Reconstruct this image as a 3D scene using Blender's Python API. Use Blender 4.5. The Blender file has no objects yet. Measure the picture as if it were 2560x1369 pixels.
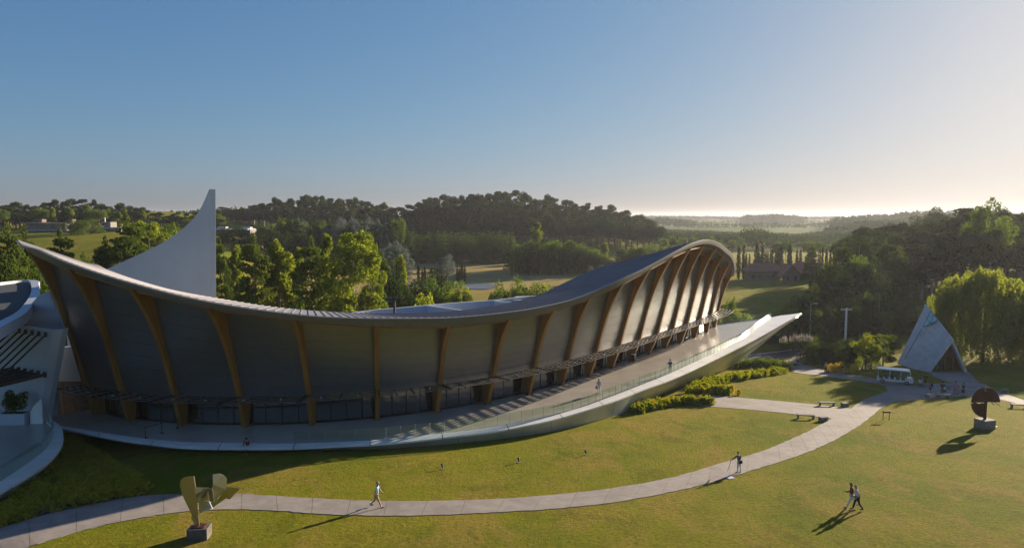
import bpy, bmesh, math, random
import numpy as np
from mathutils import Vector, Matrix, Euler
R = math.radians
rnd = random.Random(7)
nr = np.random.RandomState(11)
sc = bpy.context.scene
col = sc.collection

# ---------------------------------------------------------------- camera, sky, sun, exposure
FP = 1700.0; PITCH = math.atan(144.5/FP); H = 19.5
cam = bpy.data.objects.new('camera', bpy.data.cameras.new('camera')); col.objects.link(cam)
cam.data.sensor_width = 36; cam.data.lens = 36*FP/2560
cam.data.clip_start = 0.5; cam.data.clip_end = 20000
cam.location = (0, 0, H); cam.rotation_euler = (math.pi/2-PITCH, 0, 0)
sc.camera = cam
SUN_AZ, SUN_EL = 46.0, 12.2            # azimuth from +Y towards +X
w = bpy.data.worlds.new('World'); sc.world = w; w.use_nodes = True
nt = w.node_tree; nt.nodes.clear()
sky = nt.nodes.new('ShaderNodeTexSky'); sky.sky_type = 'NISHITA'; sky.sun_disc = False
sky.sun_elevation = R(SUN_EL); sky.sun_rotation = R(SUN_AZ)
sky.altitude = 0; sky.air_density = 1.0; sky.dust_density = 0.9; sky.ozone_density = 6.5
bg = nt.nodes.new('ShaderNodeBackground'); bg.inputs[1].default_value = 0.086
wo = nt.nodes.new('ShaderNodeOutputWorld')
SKYK = 0.225      # gentle shoulder on the bright side of the sky
vt = nt.nodes.new('ShaderNodeVectorMath'); vt.operation = 'MULTIPLY'; nt.links.new(sky.outputs[0], vt.inputs[0]); vt.inputs[1].default_value = (1.02, .94, 1.16)
vm = nt.nodes.new('ShaderNodeVectorMath'); vm.operation = 'MULTIPLY_ADD'; nt.links.new(vt.outputs[0], vm.inputs[0]); vm.inputs[1].default_value = (SKYK*.93, SKYK, SKYK*1.12); vm.inputs[2].default_value = (1, 1, 1)
vd = nt.nodes.new('ShaderNodeVectorMath'); vd.operation = 'DIVIDE'; nt.links.new(vt.outputs[0], vd.inputs[0]); nt.links.new(vm.outputs[0], vd.inputs[1])
nt.links.new(vd.outputs[0], bg.inputs[0]); nt.links.new(bg.outputs[0], wo.inputs[0])
sl = bpy.data.lights.new('sun', 'SUN'); sl.energy = 5.0; sl.angle = R(0.55); sl.color = (1.0, 0.83, 0.62)
so = bpy.data.objects.new('sun', sl); col.objects.link(so)
SUNV = Vector((math.sin(R(SUN_AZ))*math.cos(R(SUN_EL)), math.cos(R(SUN_AZ))*math.cos(R(SUN_EL)), math.sin(R(SUN_EL))))
so.rotation_euler = SUNV.to_track_quat('Z', 'Y').to_euler()
sc.view_settings.view_transform = 'Standard'; sc.view_settings.look = 'None'
sc.view_settings.gamma = 1; sc.view_settings.use_curve_mapping = False
sc.view_settings.exposure = 1.38
sc.render.engine = 'CYCLES'
sc.cycles.max_bounces = 7; sc.cycles.diffuse_bounces = 3; sc.cycles.glossy_bounces = 3
sc.cycles.transmission_bounces = 4; sc.cycles.transparent_max_bounces = 12; sc.cycles.volume_bounces = 0
sc.cycles.sample_clamp_indirect = 4.0
HAZE = 0.00010

# ---------------------------------------------------------------- survey helpers
FW = np.array([0, math.cos(PITCH), -math.sin(PITCH)]); UP = np.array([0, math.sin(PITCH), math.cos(PITCH)])
CO = np.array([0, 0, H])
def ray(x, y): return np.array([(x-1280)/FP, 0, 0])+UP*((684.5-y)/FP)+FW
def atz(x, y, z=0.0): d = ray(x, y); return CO+d*((z-H)/d[2])
def atY(x, y, Y): d = ray(x, y); return CO+d*(Y/d[1])
def onpl(x, y, P, n): d = ray(x, y); return CO+d*(np.dot(np.asarray(P)-CO, n)/np.dot(d, n))
def proj(P):
    d = np.asarray(P, float)-CO; q = d@FW
    return 1280+FP*(d@np.array([1, 0, 0]))/q, 684.5-FP*(d@UP)/q
def ss(a, b, x):
    t = np.clip((np.asarray(x, float)-a)/(b-a), 0, 1); return t*t*(3-2*t)
def ground(X, Y):
    X = np.asarray(X, float); Y = np.asarray(Y, float)
    near = np.minimum(-0.088*(Y-50), 1.15)-.55*ss(-27, -36, X)*(1-ss(60, 75, Y))
    near = near-0.006*np.clip(X, 0, 90)*ss(40, 90, Y)
    near = np.maximum(near, -6.6-0*X)+0.0
    a = X/np.maximum(Y, 30)
    z = near+2.4*ss(190, 360, Y)
    z = z+17*ss(105, 310, Y)*(1-ss(-.52, -.24, a))
    z = z+5*ss(110, 190, Y)*ss(.5, .8, a)
    z = z+13*ss(370, 500, Y)*(1-ss(.10, .26, a))
    z = z-16*ss(430, 620, Y)*(1-ss(-.30, -.12, a))
    z = z+2.5*ss(600, 1100, Y)*ss(.1, .26, a)+10*ss(1100, 2600, Y)
    z = z+ss(120, 300, Y)*(0.5*np.sin(X*.021+1)*np.sin(Y*.017)+.25*np.sin(X*.05)*np.cos(Y*.043+.5))
    z = z+ss(500, 1500, Y)*5*np.sin(X*.0021+.6)*np.sin(Y*.0023)
    return z
def gz(x, y): return float(ground(x, y))
def onground(px, py):
    d = ray(px, py); s = 20.0; prev = s
    while s < 6000:
        P = CO+d*s
        if P[2] < gz(P[0], P[1]): break
        prev = s; s *= 1.01
    lo, hi = prev, s
    for _ in range(30):
        m = (lo+hi)/2; P = CO+d*m
        if P[2] < gz(P[0], P[1]): hi = m
        else: lo = m
    return CO+d*hi

# ---------------------------------------------------------------- materials
def mat(name, color, rough=0.7, metal=0.0, spec=0.5, var=0.0, vscale=1.0, bump=0.0, bscale=20.0, dirt=None, coord='Object', aniso=0.0, stretch=None):
    m = bpy.data.materials.new(name); m.use_nodes = True
    n = m.node_tree.nodes; l = m.node_tree.links
    b = n['Principled BSDF']
    b.inputs['Base Color'].default_value = (*color, 1); b.inputs['Roughness'].default_value = rough
    b.inputs['Metallic'].default_value = metal; b.inputs['Specular IOR Level'].default_value = spec
    tc = n.new('ShaderNodeTexCoord'); geo = n.new('ShaderNodeNewGeometry')
    src = geo.outputs['Position'] if coord == 'World' else tc.outputs['Object']
    if stretch:
        mp = n.new('ShaderNodeMapping'); mp.inputs['Scale'].default_value = stretch; l.new(src, mp.inputs[0]); src = mp.outputs[0]
    if var > 0:
        nz = n.new('ShaderNodeTexNoise'); nz.inputs['Scale'].default_value = vscale; nz.inputs['Detail'].default_value = 6; nz.inputs['Roughness'].default_value = .62
        l.new(src, nz.inputs[0])
        mr = n.new('ShaderNodeMapRange'); mr.inputs[1].default_value = .3; mr.inputs[2].default_value = .7
        mr.inputs[3].default_value = 1-var; mr.inputs[4].default_value = 1+var; l.new(nz.outputs[0], mr.inputs[0])
        mx = n.new('ShaderNodeMix'); mx.data_type = 'RGBA'; mx.blend_type = 'MULTIPLY'; mx.inputs[0].default_value = 1
        cc = n.new('ShaderNodeCombineColor')
        for i in range(3): l.new(mr.outputs[0], cc.inputs[i])
        mx.inputs[6].default_value = (*color, 1); l.new(cc.outputs[0], mx.inputs[7]); out = mx.outputs[2]
        if dirt:
            n2 = n.new('ShaderNodeTexNoise'); n2.inputs['Scale'].default_value = vscale*.35; n2.inputs['Detail'].default_value = 8; l.new(src, n2.inputs[0])
            r2 = n.new('ShaderNodeMapRange'); r2.inputs[1].default_value = .48; r2.inputs[2].default_value = .75; r2.inputs[4].default_value = .8; l.new(n2.outputs[0], r2.inputs[0])
            m2 = n.new('ShaderNodeMix'); m2.data_type = 'RGBA'; l.new(r2.outputs[0], m2.inputs[0]); l.new(out, m2.inputs[6]); m2.inputs[7].default_value = (*dirt, 1); out = m2.outputs[2]
        l.new(out, b.inputs['Base Color'])
        r3 = n.new('ShaderNodeMapRange'); r3.inputs[3].default_value = max(.02, rough-.12*var*3); r3.inputs[4].default_value = min(1, rough+.12*var*3); l.new(nz.outputs[0], r3.inputs[0]); l.new(r3.outputs[0], b.inputs['Roughness'])
    if bump > 0:
        n3 = n.new('ShaderNodeTexNoise'); n3.inputs['Scale'].default_value = bscale; n3.inputs['Detail'].default_value = 4; l.new(src, n3.inputs[0])
        bp = n.new('ShaderNodeBump'); bp.inputs['Strength'].default_value = 1; bp.inputs['Distance'].default_value = bump; l.new(n3.outputs[0], bp.inputs['Height']); l.new(bp.outputs[0], b.inputs['Normal'])
    return m
def glass(name, tint=(.75, .86, .82), refl=1.45, rough=0.02, body=0.0, bodycol=(.3, .4, .36)):
    m = bpy.data.materials.new(name); m.use_nodes = True
    n = m.node_tree.nodes; l = m.node_tree.links; n.clear()
    o = n.new('ShaderNodeOutputMaterial'); t = n.new('ShaderNodeBsdfTransparent'); t.inputs[0].default_value = (*tint, 1)
    g = n.new('ShaderNodeBsdfGlossy'); g.inputs['Roughness'].default_value = rough; g.inputs[0].default_value = (1, 1, 1, 1)
    lw = n.new('ShaderNodeLayerWeight'); lw.inputs[0].default_value = .5
    pw = n.new('ShaderNodeMath'); pw.operation = 'POWER'; l.new(lw.outputs['Facing'], pw.inputs[0]); pw.inputs[1].default_value = 5
    f = n.new('ShaderNodeMath'); f.operation = 'MULTIPLY_ADD'; l.new(pw.outputs[0], f.inputs[0]); f.inputs[1].default_value = .9; f.inputs[2].default_value = ((refl-1)/(refl+1))**2
    base = t.outputs[0]
    if body > 0:
        d = n.new('ShaderNodeBsdfDiffuse'); d.inputs[0].default_value = (*bodycol, 1)
        mb = n.new('ShaderNodeMixShader'); mb.inputs[0].default_value = body; l.new(t.outputs[0], mb.inputs[1]); l.new(d.outputs[0], mb.inputs[2]); base = mb.outputs[0]
    mx = n.new('ShaderNodeMixShader'); l.new(f.outputs[0], mx.inputs[0]); l.new(base, mx.inputs[1]); l.new(g.outputs[0], mx.inputs[2]); l.new(mx.outputs[0], o.inputs[0])
    return m
def leafmat(name, c1, c2, trans=0.35, tcol=None, vs=.35):
    m = bpy.data.materials.new(name); m.use_nodes = True
    n = m.node_tree.nodes; l = m.node_tree.links; n.clear()
    o = n.new('ShaderNodeOutputMaterial'); d = n.new('ShaderNodeBsdfDiffuse'); t = n.new('ShaderNodeBsdfTranslucent')
    oi = n.new('ShaderNodeObjectInfo'); geo = n.new('ShaderNodeNewGeometry')
    nz = n.new('ShaderNodeTexNoise'); nz.inputs['Scale'].default_value = vs; nz.inputs['Detail'].default_value = 3; l.new(geo.outputs['Position'], nz.inputs[0])
    ad = n.new('ShaderNodeMath'); ad.operation = 'MULTIPLY_ADD'; l.new(oi.outputs['Random'], ad.inputs[0]); ad.inputs[1].default_value = .5; 
    mr = n.new('ShaderNodeMapRange'); mr.inputs[1].default_value = .35; mr.inputs[2].default_value = .65; mr.inputs[4].default_value = .6; l.new(nz.outputs[0], mr.inputs[0]); l.new(mr.outputs[0], ad.inputs[2])
    mx = n.new('ShaderNodeMix'); mx.data_type = 'RGBA'; l.new(ad.outputs[0], mx.inputs[0]); mx.inputs[6].default_value = (*c1, 1); mx.inputs[7].default_value = (*c2, 1)
    l.new(mx.outputs[2], d.inputs[0])
    tm = n.new('ShaderNodeMix'); tm.data_type = 'RGBA'; tm.blend_type = 'MULTIPLY'; tm.inputs[0].default_value = 1; l.new(mx.outputs[2], tm.inputs[6]); tm.inputs[7].default_value = (*(tcol or (1.5, 1.5, .7)), 1); tm.clamp_result = False
    l.new(tm.outputs[2], t.inputs[0])
    ms = n.new('ShaderNodeMixShader'); ms.inputs[0].default_value = trans; l.new(d.outputs[0], ms.inputs[1]); l.new(t.outputs[0], ms.inputs[2]); l.new(ms.outputs[0], o.inputs[0])
    return m
M = {}
M['wood'] = mat('laminated_timber', (.255, .122, .022), .55, 0, .4, .25, .9, .004, 30, stretch=(1, 1, .25))
M['clad'] = mat('metal_cladding', (.205, .205, .208), .36, .75, .5, .06, 1.2, .0010, 2.5)
M['roofm'] = mat('zinc_roof', (.22, .215, .24), .68, .2, .25, .10, .6, .001, 8, coord='World')
M['fascia'] = mat('fascia_metal', (.145, .138, .12), .45, .5, .5, .10, 1.5, .001, 10, coord='World')
M['dark'] = mat('dark_metal', (.035, .036, .04), .45, .6)
M['slat'] = mat('canopy_metal', (.17, .155, .14), .45, .55)
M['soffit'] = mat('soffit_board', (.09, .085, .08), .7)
M['terr'] = mat('polished_concrete', (.40, .365, .315), .30, 0, .5, .12, .55, .0006, 6, dirt=(.30, .27, .23), coord='World')
M['hull'] = mat('pale_coating', (.50, .49, .43), .30, .0, .5, .08, .5, .004, .8, coord='World', dirt=(.30, .29, .25))
M['kerb'] = mat('white_kerb', (.72, .71, .69), .4, 0, .5, .06, .8, 0, coord='World', dirt=(.55, .53, .49))
M['white'] = mat('white_render', (.45, .49, .55), .55, 0, .4, .04, .5, .001, 3, coord='World', dirt=(.40, .43, .48))
M['conc'] = mat('rough_concrete', (.22, .205, .185), .85, 0, .3, .2, 2.5, .004, 20, dirt=(.18, .165, .15))
M['chapel'] = mat('board_marked_concrete', (.56, .55, .53), .8, 0, .3, .12, 1.0, .003, 14, dirt=(.42, .41, .40), coord='World')
M['path'] = mat('path_aggregate', (.25, .222, .20), .88, 0, .3, .18, 1.3, .002, 90, dirt=(.165, .145, .125), coord='World')
M['joint'] = mat('joint_soil', (.06, .055, .045), .95)
M['asph'] = mat('asphalt', (.085, .085, .09), .9, 0, .3, .15, 1.0, 0, coord='World')
M['glass'] = glass('window_glass', (.34, .37, .36), 2.1, .05)
M['rail'] = glass('railing_glass', (.86, .93, .89), 1.42, 0.03, .03, (.42, .50, .44))
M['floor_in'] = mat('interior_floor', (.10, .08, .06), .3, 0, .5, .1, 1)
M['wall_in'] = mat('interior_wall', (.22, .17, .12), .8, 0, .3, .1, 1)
M['steel'] = mat('polished_steel', (.40, .39, .29), .34, 1.0, .5, .05, 2, .001, 4)
M['plinth'] = mat('dark_weathered_concrete', (.12, .11, .095), .9, 0, .3, .3, 2.5, .006, 14, dirt=(.07, .06, .05))
M['rust'] = mat('rusted_steel', (.085, .030, .022), .75, .3, .3, .35, 3, .003, 18)
M['bark'] = mat('bark', (.13, .095, .07), .9, 0, .2, .3, 1.5, .02, 8)
M['barkp'] = mat('pale_bark', (.30, .26, .22), .85, 0, .2, .3, 1.2, .01, 8)
M['tile'] = mat('roof_tile', (.40, .15, .09), .85, 0, .3, .3, 1.5, .01, 6)
M['stone'] = mat('house_stone', (.17, .13, .10), .9, 0, .3, .3, 1.2, .01, 6)
M['woodd'] = mat('dark_wood', (.10, .035, .02), .7, 0, .3, .25, 2)
M['water'] = mat('pond_water', (.16, .16, .17), .25, 0, .5, 0, 1, .01, 3)
M['pole'] = mat('galvanised_pole', (.30, .30, .29), .55, .5)
M['skin'] = mat('skin', (.42, .25, .17), .6); M['skin2'] = mat('tanned_skin', (.30, .165, .10), .6)
M['sky_glass'] = mat('skylight_glass', (.35, .60, .60), .12, .3, .8)
M['paint'] = mat('bus_paint', (.72, .74, .76), .25, 0, .6); M['tyre'] = mat('tyre_rubber', (.02, .02, .02), .8)
M['black'] = mat('black_fabric', (.015, .015, .018), .8)
def cloth(name, c): 
    if name not in M: M[name] = mat(name, c, .85, 0, .2, .08, 6)
    return M[name]
M['L_euc'] = leafmat('eucalyptus_leaves', (.024, .042, .020), (.058, .078, .030), .32)
M['L_pine'] = leafmat('pine_needles', (.045, .075, .018), (.095, .125, .028), .35)
M['L_conif'] = leafmat('conifer_leaves', (.06, .10, .03), (.10, .15, .045), .35)
M['L_lime'] = leafmat('bright_leaves', (.11, .15, .022), (.20, .23, .035), .5)
M['L_mid'] = leafmat('green_leaves', (.055, .10, .020), (.12, .165, .030), .42)
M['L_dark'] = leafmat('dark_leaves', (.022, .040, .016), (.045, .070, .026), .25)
M['L_silver'] = leafmat('silver_leaves', (.13, .16, .15), (.20, .23, .20), .25, (1, 1, .9))
M['L_willow'] = leafmat('willow_leaves', (.105, .14, .022), (.19, .21, .04), .55)
M['L_cyp'] = leafmat('cypress_leaves', (.014, .026, .012), (.026, .040, .018), .12)
M['L_yel'] = leafmat('yellow_shrub_leaves', (.15, .20, .018), (.28, .30, .02), .45, (1.4, 1.3, .5), 1.0)
M['L_fern'] = leafmat('fern_leaves', (.24, .25, .025), (.36, .28, .04), .4, None, .6)
M['L_flower'] = leafmat('orange_shrub_leaves', (.38, .31, .03), (.50, .38, .04), .45, (1.2, 1.1, .6), 1.5)
M['L_plume'] = leafmat('pampas_plume', (.40, .37, .33), (.50, .46, .42), .4, (1, 1, 1))

# ---------------------------------------------------------------- mesh helpers
class MB:
    def __init__(s): s.v = []; s.f = []; s.m = []
    def add(s, vs, fs, mi=0):
        o = len(s.v); s.v += [tuple(map(float, p)) for p in vs]; s.f += [tuple(i+o for i in f) for f in fs]; s.m += [mi]*len(fs); return s
    def quad(s, a, b, c, d, mi=0): return s.add([a, b, c, d], [(0, 1, 2, 3)], mi)
    def box(s, c, d, rz=0.0, mi=0, taper=1.0):
        c = np.asarray(c, float); ca, sa = math.cos(rz), math.sin(rz); vs = []
        for k in (-1, 1):
            tp = taper if k > 0 else 1
            for i, j in ((-1, -1), (1, -1), (1, 1), (-1, 1)):
                x, y = i*d[0]/2*tp, j*d[1]/2*tp; vs.append((c[0]+x*ca-y*sa, c[1]+x*sa+y*ca, c[2]+k*d[2]/2))
        return s.add(vs, [(3, 2, 1, 0), (4, 5, 6, 7), (0, 1, 5, 4), (1, 2, 6, 5), (2, 3, 7, 6), (3, 0, 4, 7)], mi)
    def hexa(s, b4, t4, mi=0):
        return s.add(list(b4)+list(t4), [(3, 2, 1, 0), (4, 5, 6, 7), (0, 1, 5, 4), (1, 2, 6, 5), (2, 3, 7, 6), (3, 0, 4, 7)], mi)
    def slab(s, poly, vec, mi=0):       # closed polygon extruded by vec
        n = len(poly); P = [np.asarray(p, float) for p in poly]; v = np.asarray(vec, float)
        if sum(np.dot(np.cross(P[i]-P[0], P[(i+1) % n]-P[0]), v) for i in range(n)) > 0: P = P[::-1]
        return s.add(P+[p+v for p in P], [tuple(range(n)), tuple(range(2*n-1, n-1, -1))]+[(i, i+n, (i+1) % n+n, (i+1) % n) for i in range(n)], mi)
    def bar(s, a, b, w_, h_=None, mi=0):
        h_ = h_ or w_; a = np.asarray(a, float); b = np.asarray(b, float); d = b-a; L = np.linalg.norm(d); d = d/max(L, 1e-9)
        up = np.array([0, 0, 1.]) if abs(d[2]) < .95 else np.array([1., 0, 0])
        x = -np.cross(d, up); x /= np.linalg.norm(x); y = -np.cross(x, d)
        q = lambda p: [p-x*w_/2-y*h_/2, p+x*w_/2-y*h_/2, p+x*w_/2+y*h_/2, p-x*w_/2+y*h_/2]
        return s.hexa(q(a), q(b), mi)
    def tube(s, pts, rad, n=8, mi=0, cap=True):
        pts = [np.asarray(p, float) for p in pts]
        if not hasattr(rad, '__len__'): rad = [rad]*len(pts)
        rings = []; up = None
        for i, p in enumerate(pts):
            d = pts[min(i+1, len(pts)-1)]-pts[max(i-1, 0)]; d /= max(np.linalg.norm(d), 1e-9)
            if up is None: up = np.array([0, 0, 1.]) if abs(d[2]) < .9 else np.array([1., 0, 0])
            x = np.cross(d, up); x /= max(np.linalg.norm(x), 1e-9); y = np.cross(x, d); up = y
            rings.append([p+(x*math.cos(t)+y*math.sin(t))*rad[i] for t in np.arange(n)*2*math.pi/n])
        vs = [q for r_ in rings for q in r_]; fs = []
        for i in range(len(pts)-1):
            for j in range(n): fs.append((i*n+j, (i+1)*n+j, (i+1)*n+(j+1) % n, i*n+(j+1) % n))
        if cap: fs += [tuple(range(n)), tuple((len(pts)-1)*n+j for j in range(n-1, -1, -1))]
        return s.add(vs, fs, mi)
    def grid(s, G, mi=0, close=False):  # G[i][j] points
        ni, nj = len(G), len(G[0]); vs = [p for r_ in G for p in r_]
        return s.add(vs, [(i*nj+j, i*nj+j+1, (i+1)*nj+j+1, (i+1)*nj+j) for i in range(ni-1) for j in range(nj-1)], mi)
    def strips(s, G, mi=0):             # like grid, but creased between neighbouring columns
        for j in range(len(G[0])-1): s.grid([[r_[j], r_[j+1]] for r_ in G], mi)
        return s
    def ell(s, c, r_, n=10, mi=0, rot=None):
        vs = []; fs = []; m = n//2+1
        for i in range(m+1):
            th = math.pi*i/m
            for j in range(n):
                p = Vector((r_[0]*math.sin(th)*math.cos(2*math.pi*j/n), r_[1]*math.sin(th)*math.sin(2*math.pi*j/n), r_[2]*math.cos(th)))
                if rot is not None: p = rot @ p
                vs.append((c[0]+p.x, c[1]+p.y, c[2]+p.z))
        for i in range(m):
            for j in range(n): fs.append((i*n+j, (i+1)*n+j, (i+1)*n+(j+1) % n, i*n+(j+1) % n))
        return s.add(vs, fs, mi)
    def mesh(s, name, mats, smooth=False):
        me = bpy.data.meshes.new(name); me.from_pydata(s.v, [], s.f)
        for m_ in (mats if isinstance(mats, (list, tuple)) else [mats]): me.materials.append(m_)
        me.polygons.foreach_set('material_index', s.m)
        if smooth: me.polygons.foreach_set('use_smooth', [True]*len(s.f))
        me.update(); return me
    def build(s, name, mats, parent=None, smooth=False, kind=None, label=None):
        return link(name, s.mesh(name, mats, smooth), parent, kind, label)
def link(name, me, parent=None, kind=None, label=None):
    o = bpy.data.objects.new(name, me); col.objects.link(o)
    if parent: 
        o.parent = parent; o.matrix_parent_inverse = Matrix.Identity(4)
        if parent.location.length > 0 or parent.rotation_euler.z != 0:
            pass
    if kind: o['kind'] = kind
    if label: o['label'] = label
    return o
def tag(o, label, cat, group=None, kind=None):
    o['label'] = label; o['category'] = cat
    if group: o['group'] = group
    if kind: o['kind'] = kind
    return o
def thing(name, label, cat, loc=(0, 0, 0), rz=0.0, group=None, kind=None):
    o = bpy.data.objects.new(name, None); col.objects.link(o); o.location = tuple(map(float, loc)); o.rotation_euler = (0, 0, rz)
    o.empty_display_size = .2
    return tag(o, label, cat, group, kind)
def fixn(o):
    bm = bmesh.new(); bm.from_mesh(o.data); bmesh.ops.recalc_face_normals(bm, faces=bm.faces); bm.to_mesh(o.data); bm.free(); return o
def copy_tree(o, loc, rz, s=1.0, label=None, group=None, sz=None):
    r_ = o.copy(); col.objects.link(r_); r_.location = tuple(map(float, loc)); r_.rotation_euler = (0, 0, rz); r_.scale = (s, s, sz or s)
    if label: r_['label'] = label
    if group: r_['group'] = group
    for ch in o.children:
        c = ch.copy(); col.objects.link(c); c.parent = r_
    return r_
def catmull(ks, vs):
    ks = np.asarray(ks, float); vs = np.asarray(vs, float)
    m = np.gradient(vs, ks, axis=0)
    def f(k):
        k = float(k); i = int(np.clip(np.searchsorted(ks, k)-1, 0, len(ks)-2)); h = ks[i+1]-ks[i]; t = (k-ks[i])/h
        if k < ks[0]: return vs[0]+m[0]*(k-ks[0])
        if k > ks[-1]: return vs[-1]+m[-1]*(k-ks[-1])
        return (2*t**3-3*t*t+1)*vs[i]+(t**3-2*t*t+t)*h*m[i]+(-2*t**3+3*t*t)*vs[i+1]+(t**3-t*t)*h*m[i+1]
    return f
def resample(P, n=None, step=None):
    P = np.asarray(P, float); d = np.r_[0, np.cumsum(np.linalg.norm(np.diff(P, axis=0), axis=1))]
    if n is None: n = max(2, int(round(d[-1]/step))+1)
    t = np.linspace(0, d[-1], n); return np.stack([np.interp(t, d, P[:, i]) for i in range(P.shape[1])], 1)
def smooth_poly(P, n):
    P = np.asarray(P, float); d = np.r_[0, np.cumsum(np.linalg.norm(np.diff(P, axis=0), axis=1))]
    f = catmull(d, P); return np.array([f(t) for t in np.linspace(0, d[-1], n)])

# ---------------------------------------------------------------- terrain
def build_ground():
    def grade(lo, a, b, hi, st, g):
        mid = list(np.arange(a, b+1e-6, st)); s = st; up = []; x = b
        while x < hi: s *= g; x += s; up.append(min(x, hi))
        s = st; dn = []; x = a
        while x > lo: s *= g; x -= s; dn.append(max(x, lo))
        return np.array(dn[::-1]+mid+up)
    xs = grade(-6000, -90, 110, 6000, 2.0, 1.055); ys = grade(-400, 14, 170, 6000, 2.0, 1.03)
    X, Y = np.meshgrid(xs, ys); Z = ground(X, Y)
    nx, ny = len(xs), len(ys)
    v = np.stack([X.ravel(), Y.ravel(), Z.ravel()], 1)
    i = np.arange((ny-1)*(nx-1)); r_, c_ = i//(nx-1), i % (nx-1); a = r_*nx+c_
    f = np.stack([a, a+1, a+nx+1, a+nx], 1)
    me = bpy.data.meshes.new('ground'); me.from_pydata(v.tolist(), [], f.tolist())
    me.polygons.foreach_set('use_smooth', [True]*len(f))
    A = X.ravel()/np.maximum(Y.ravel(), 30); Yr = Y.ravel(); Xr = X.ravel()
    dry = ss(190, 260, Yr)*(1-ss(365, 385, Yr))*ss(-.42, -.3, A)*(1-ss(.02, .16, A))   # brown meadow
    dry2 = .5*ss(330, 420, Yr)*ss(.1, .3, A)
    far = ss(500, 900, Yr)
    ca = me.color_attributes.new('zone', 'FLOAT_COLOR', 'POINT')
    buf = np.stack([dry, dry2, far, np.ones_like(dry)], 1).astype(np.float32)
    ca.data.foreach_set('color', buf.ravel())
    m = bpy.data.materials.new('lawn_grass'); m.use_nodes = True; n = m.node_tree.nodes; l = m.node_tree.links; b = n['Principled BSDF']
    b.inputs['Roughness'].default_value = .95; b.inputs['Specular IOR Level'].default_value = .03
    geo = n.new('ShaderNodeNewGeometry')
    def noise(sc_, det=5, ro=.6, st=None, dist=0):
        src = geo.outputs['Position']
        if st: mp = n.new('ShaderNodeMapping'); mp.inputs['Scale'].default_value = st; mp.inputs['Rotation'].default_value = (0, 0, .35); l.new(src, mp.inputs[0]); src = mp.outputs[0]
        z = n.new('ShaderNodeTexNoise'); z.inputs['Scale'].default_value = sc_; z.inputs['Detail'].default_value = det; z.inputs['Roughness'].default_value = ro; z.inputs['Distortion'].default_value = dist; l.new(src, z.inputs[0]); return z.outputs[0]
    def rng(x, a, b_, c=0, d=1): r_ = n.new('ShaderNodeMapRange'); r_.inputs[1].default_value = a; r_.inputs[2].default_value = b_; r_.inputs[3].default_value = c; r_.inputs[4].default_value = d; l.new(x, r_.inputs[0]); return r_.outputs[0]
    def mixc(fac, c1, c2, mode='MIX'):
        q = n.new('ShaderNodeMix'); q.data_type = 'RGBA'; q.blend_type = mode
        for s_, c in ((0, fac), (6, c1), (7, c2)):
            if isinstance(c, (tuple, float, int)): q.inputs[s_].default_value = c if s_ == 0 else (*c, 1)
            else: l.new(c, q.inputs[s_])
        return q.outputs[2]
    c = mixc(rng(noise(.10, 6, .65, None, .6), .40, .62), (.235, .250, .016), (.325, .275, .032))
    c = mixc(rng(noise(.05, 5, .65), .46, .60), c, (.150, .205, .010))
    c = mixc(rng(noise(.16, 6, .7, (1, .6, 1), .8), .49, .60, 0, .7), c, (.37, .265, .062))
    c = mixc(rng(noise(.30, 6, .75, (1, .5, 1), .5), .54, .62, 0, .55), c, (.12, .135, .012))
    c = mixc(rng(noise(.9, 6, .7), .50, .72, 0, .65), c, (.22, .150, .030))
    c = mixc(rng(noise(5.0, 5, .8), .40, .66, 0, .62), c, (.085, .092, .006))
    c = mixc(rng(noise(1.4, 7, .8, (1, .5, 1)), .52, .66, 0, .55), c, (.26, .22, .035))
    c = mixc(rng(noise(2.2, 6, .8, (1, .28, 1)), .56, .70, 0, .55), c, (.10, .085, .014))
    at = n.new('ShaderNodeAttribute'); at.attribute_name = 'zone'; sp = n.new('ShaderNodeSeparateColor'); l.new(at.outputs['Color'], sp.inputs[0])
    brown = mixc(rng(noise(.05, 6, .7), .4, .65), (.33, .24, .10), (.40, .31, .12))
    c = mixc(sp.outputs[0], c, brown)
    c = mixc(sp.outputs[1], c, (.42, .37, .13))
    fld = mixc(rng(noise(.004, 5, .6, (1, .5, 1), 1.0), .47, .53), (.115, .155, .04), (.075, .10, .035))
    c = mixc(sp.outputs[2], c, fld)
    l.new(c, b.inputs['Base Color'])
    bp = n.new('ShaderNodeBump'); bp.inputs['Strength'].default_value = .9; bp.inputs['Distance'].default_value = .26
    ad = n.new('ShaderNodeMath'); ad.operation = 'ADD'; l.new(noise(14, 5, .75), ad.inputs[0]); l.new(rng(noise(3.0, 5, .7), 0, 1, 0, 1.6), ad.inputs[1])
    l.new(ad.outputs[0], bp.inputs['Height']); l.new(bp.outputs[0], b.inputs['Normal'])
    me.materials.append(m); me.update()
    o = link('ground', me, None, 'structure'); o['label'] = 'grassy park land sloping down into a valley with meadows and hills'
build_ground()

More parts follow.
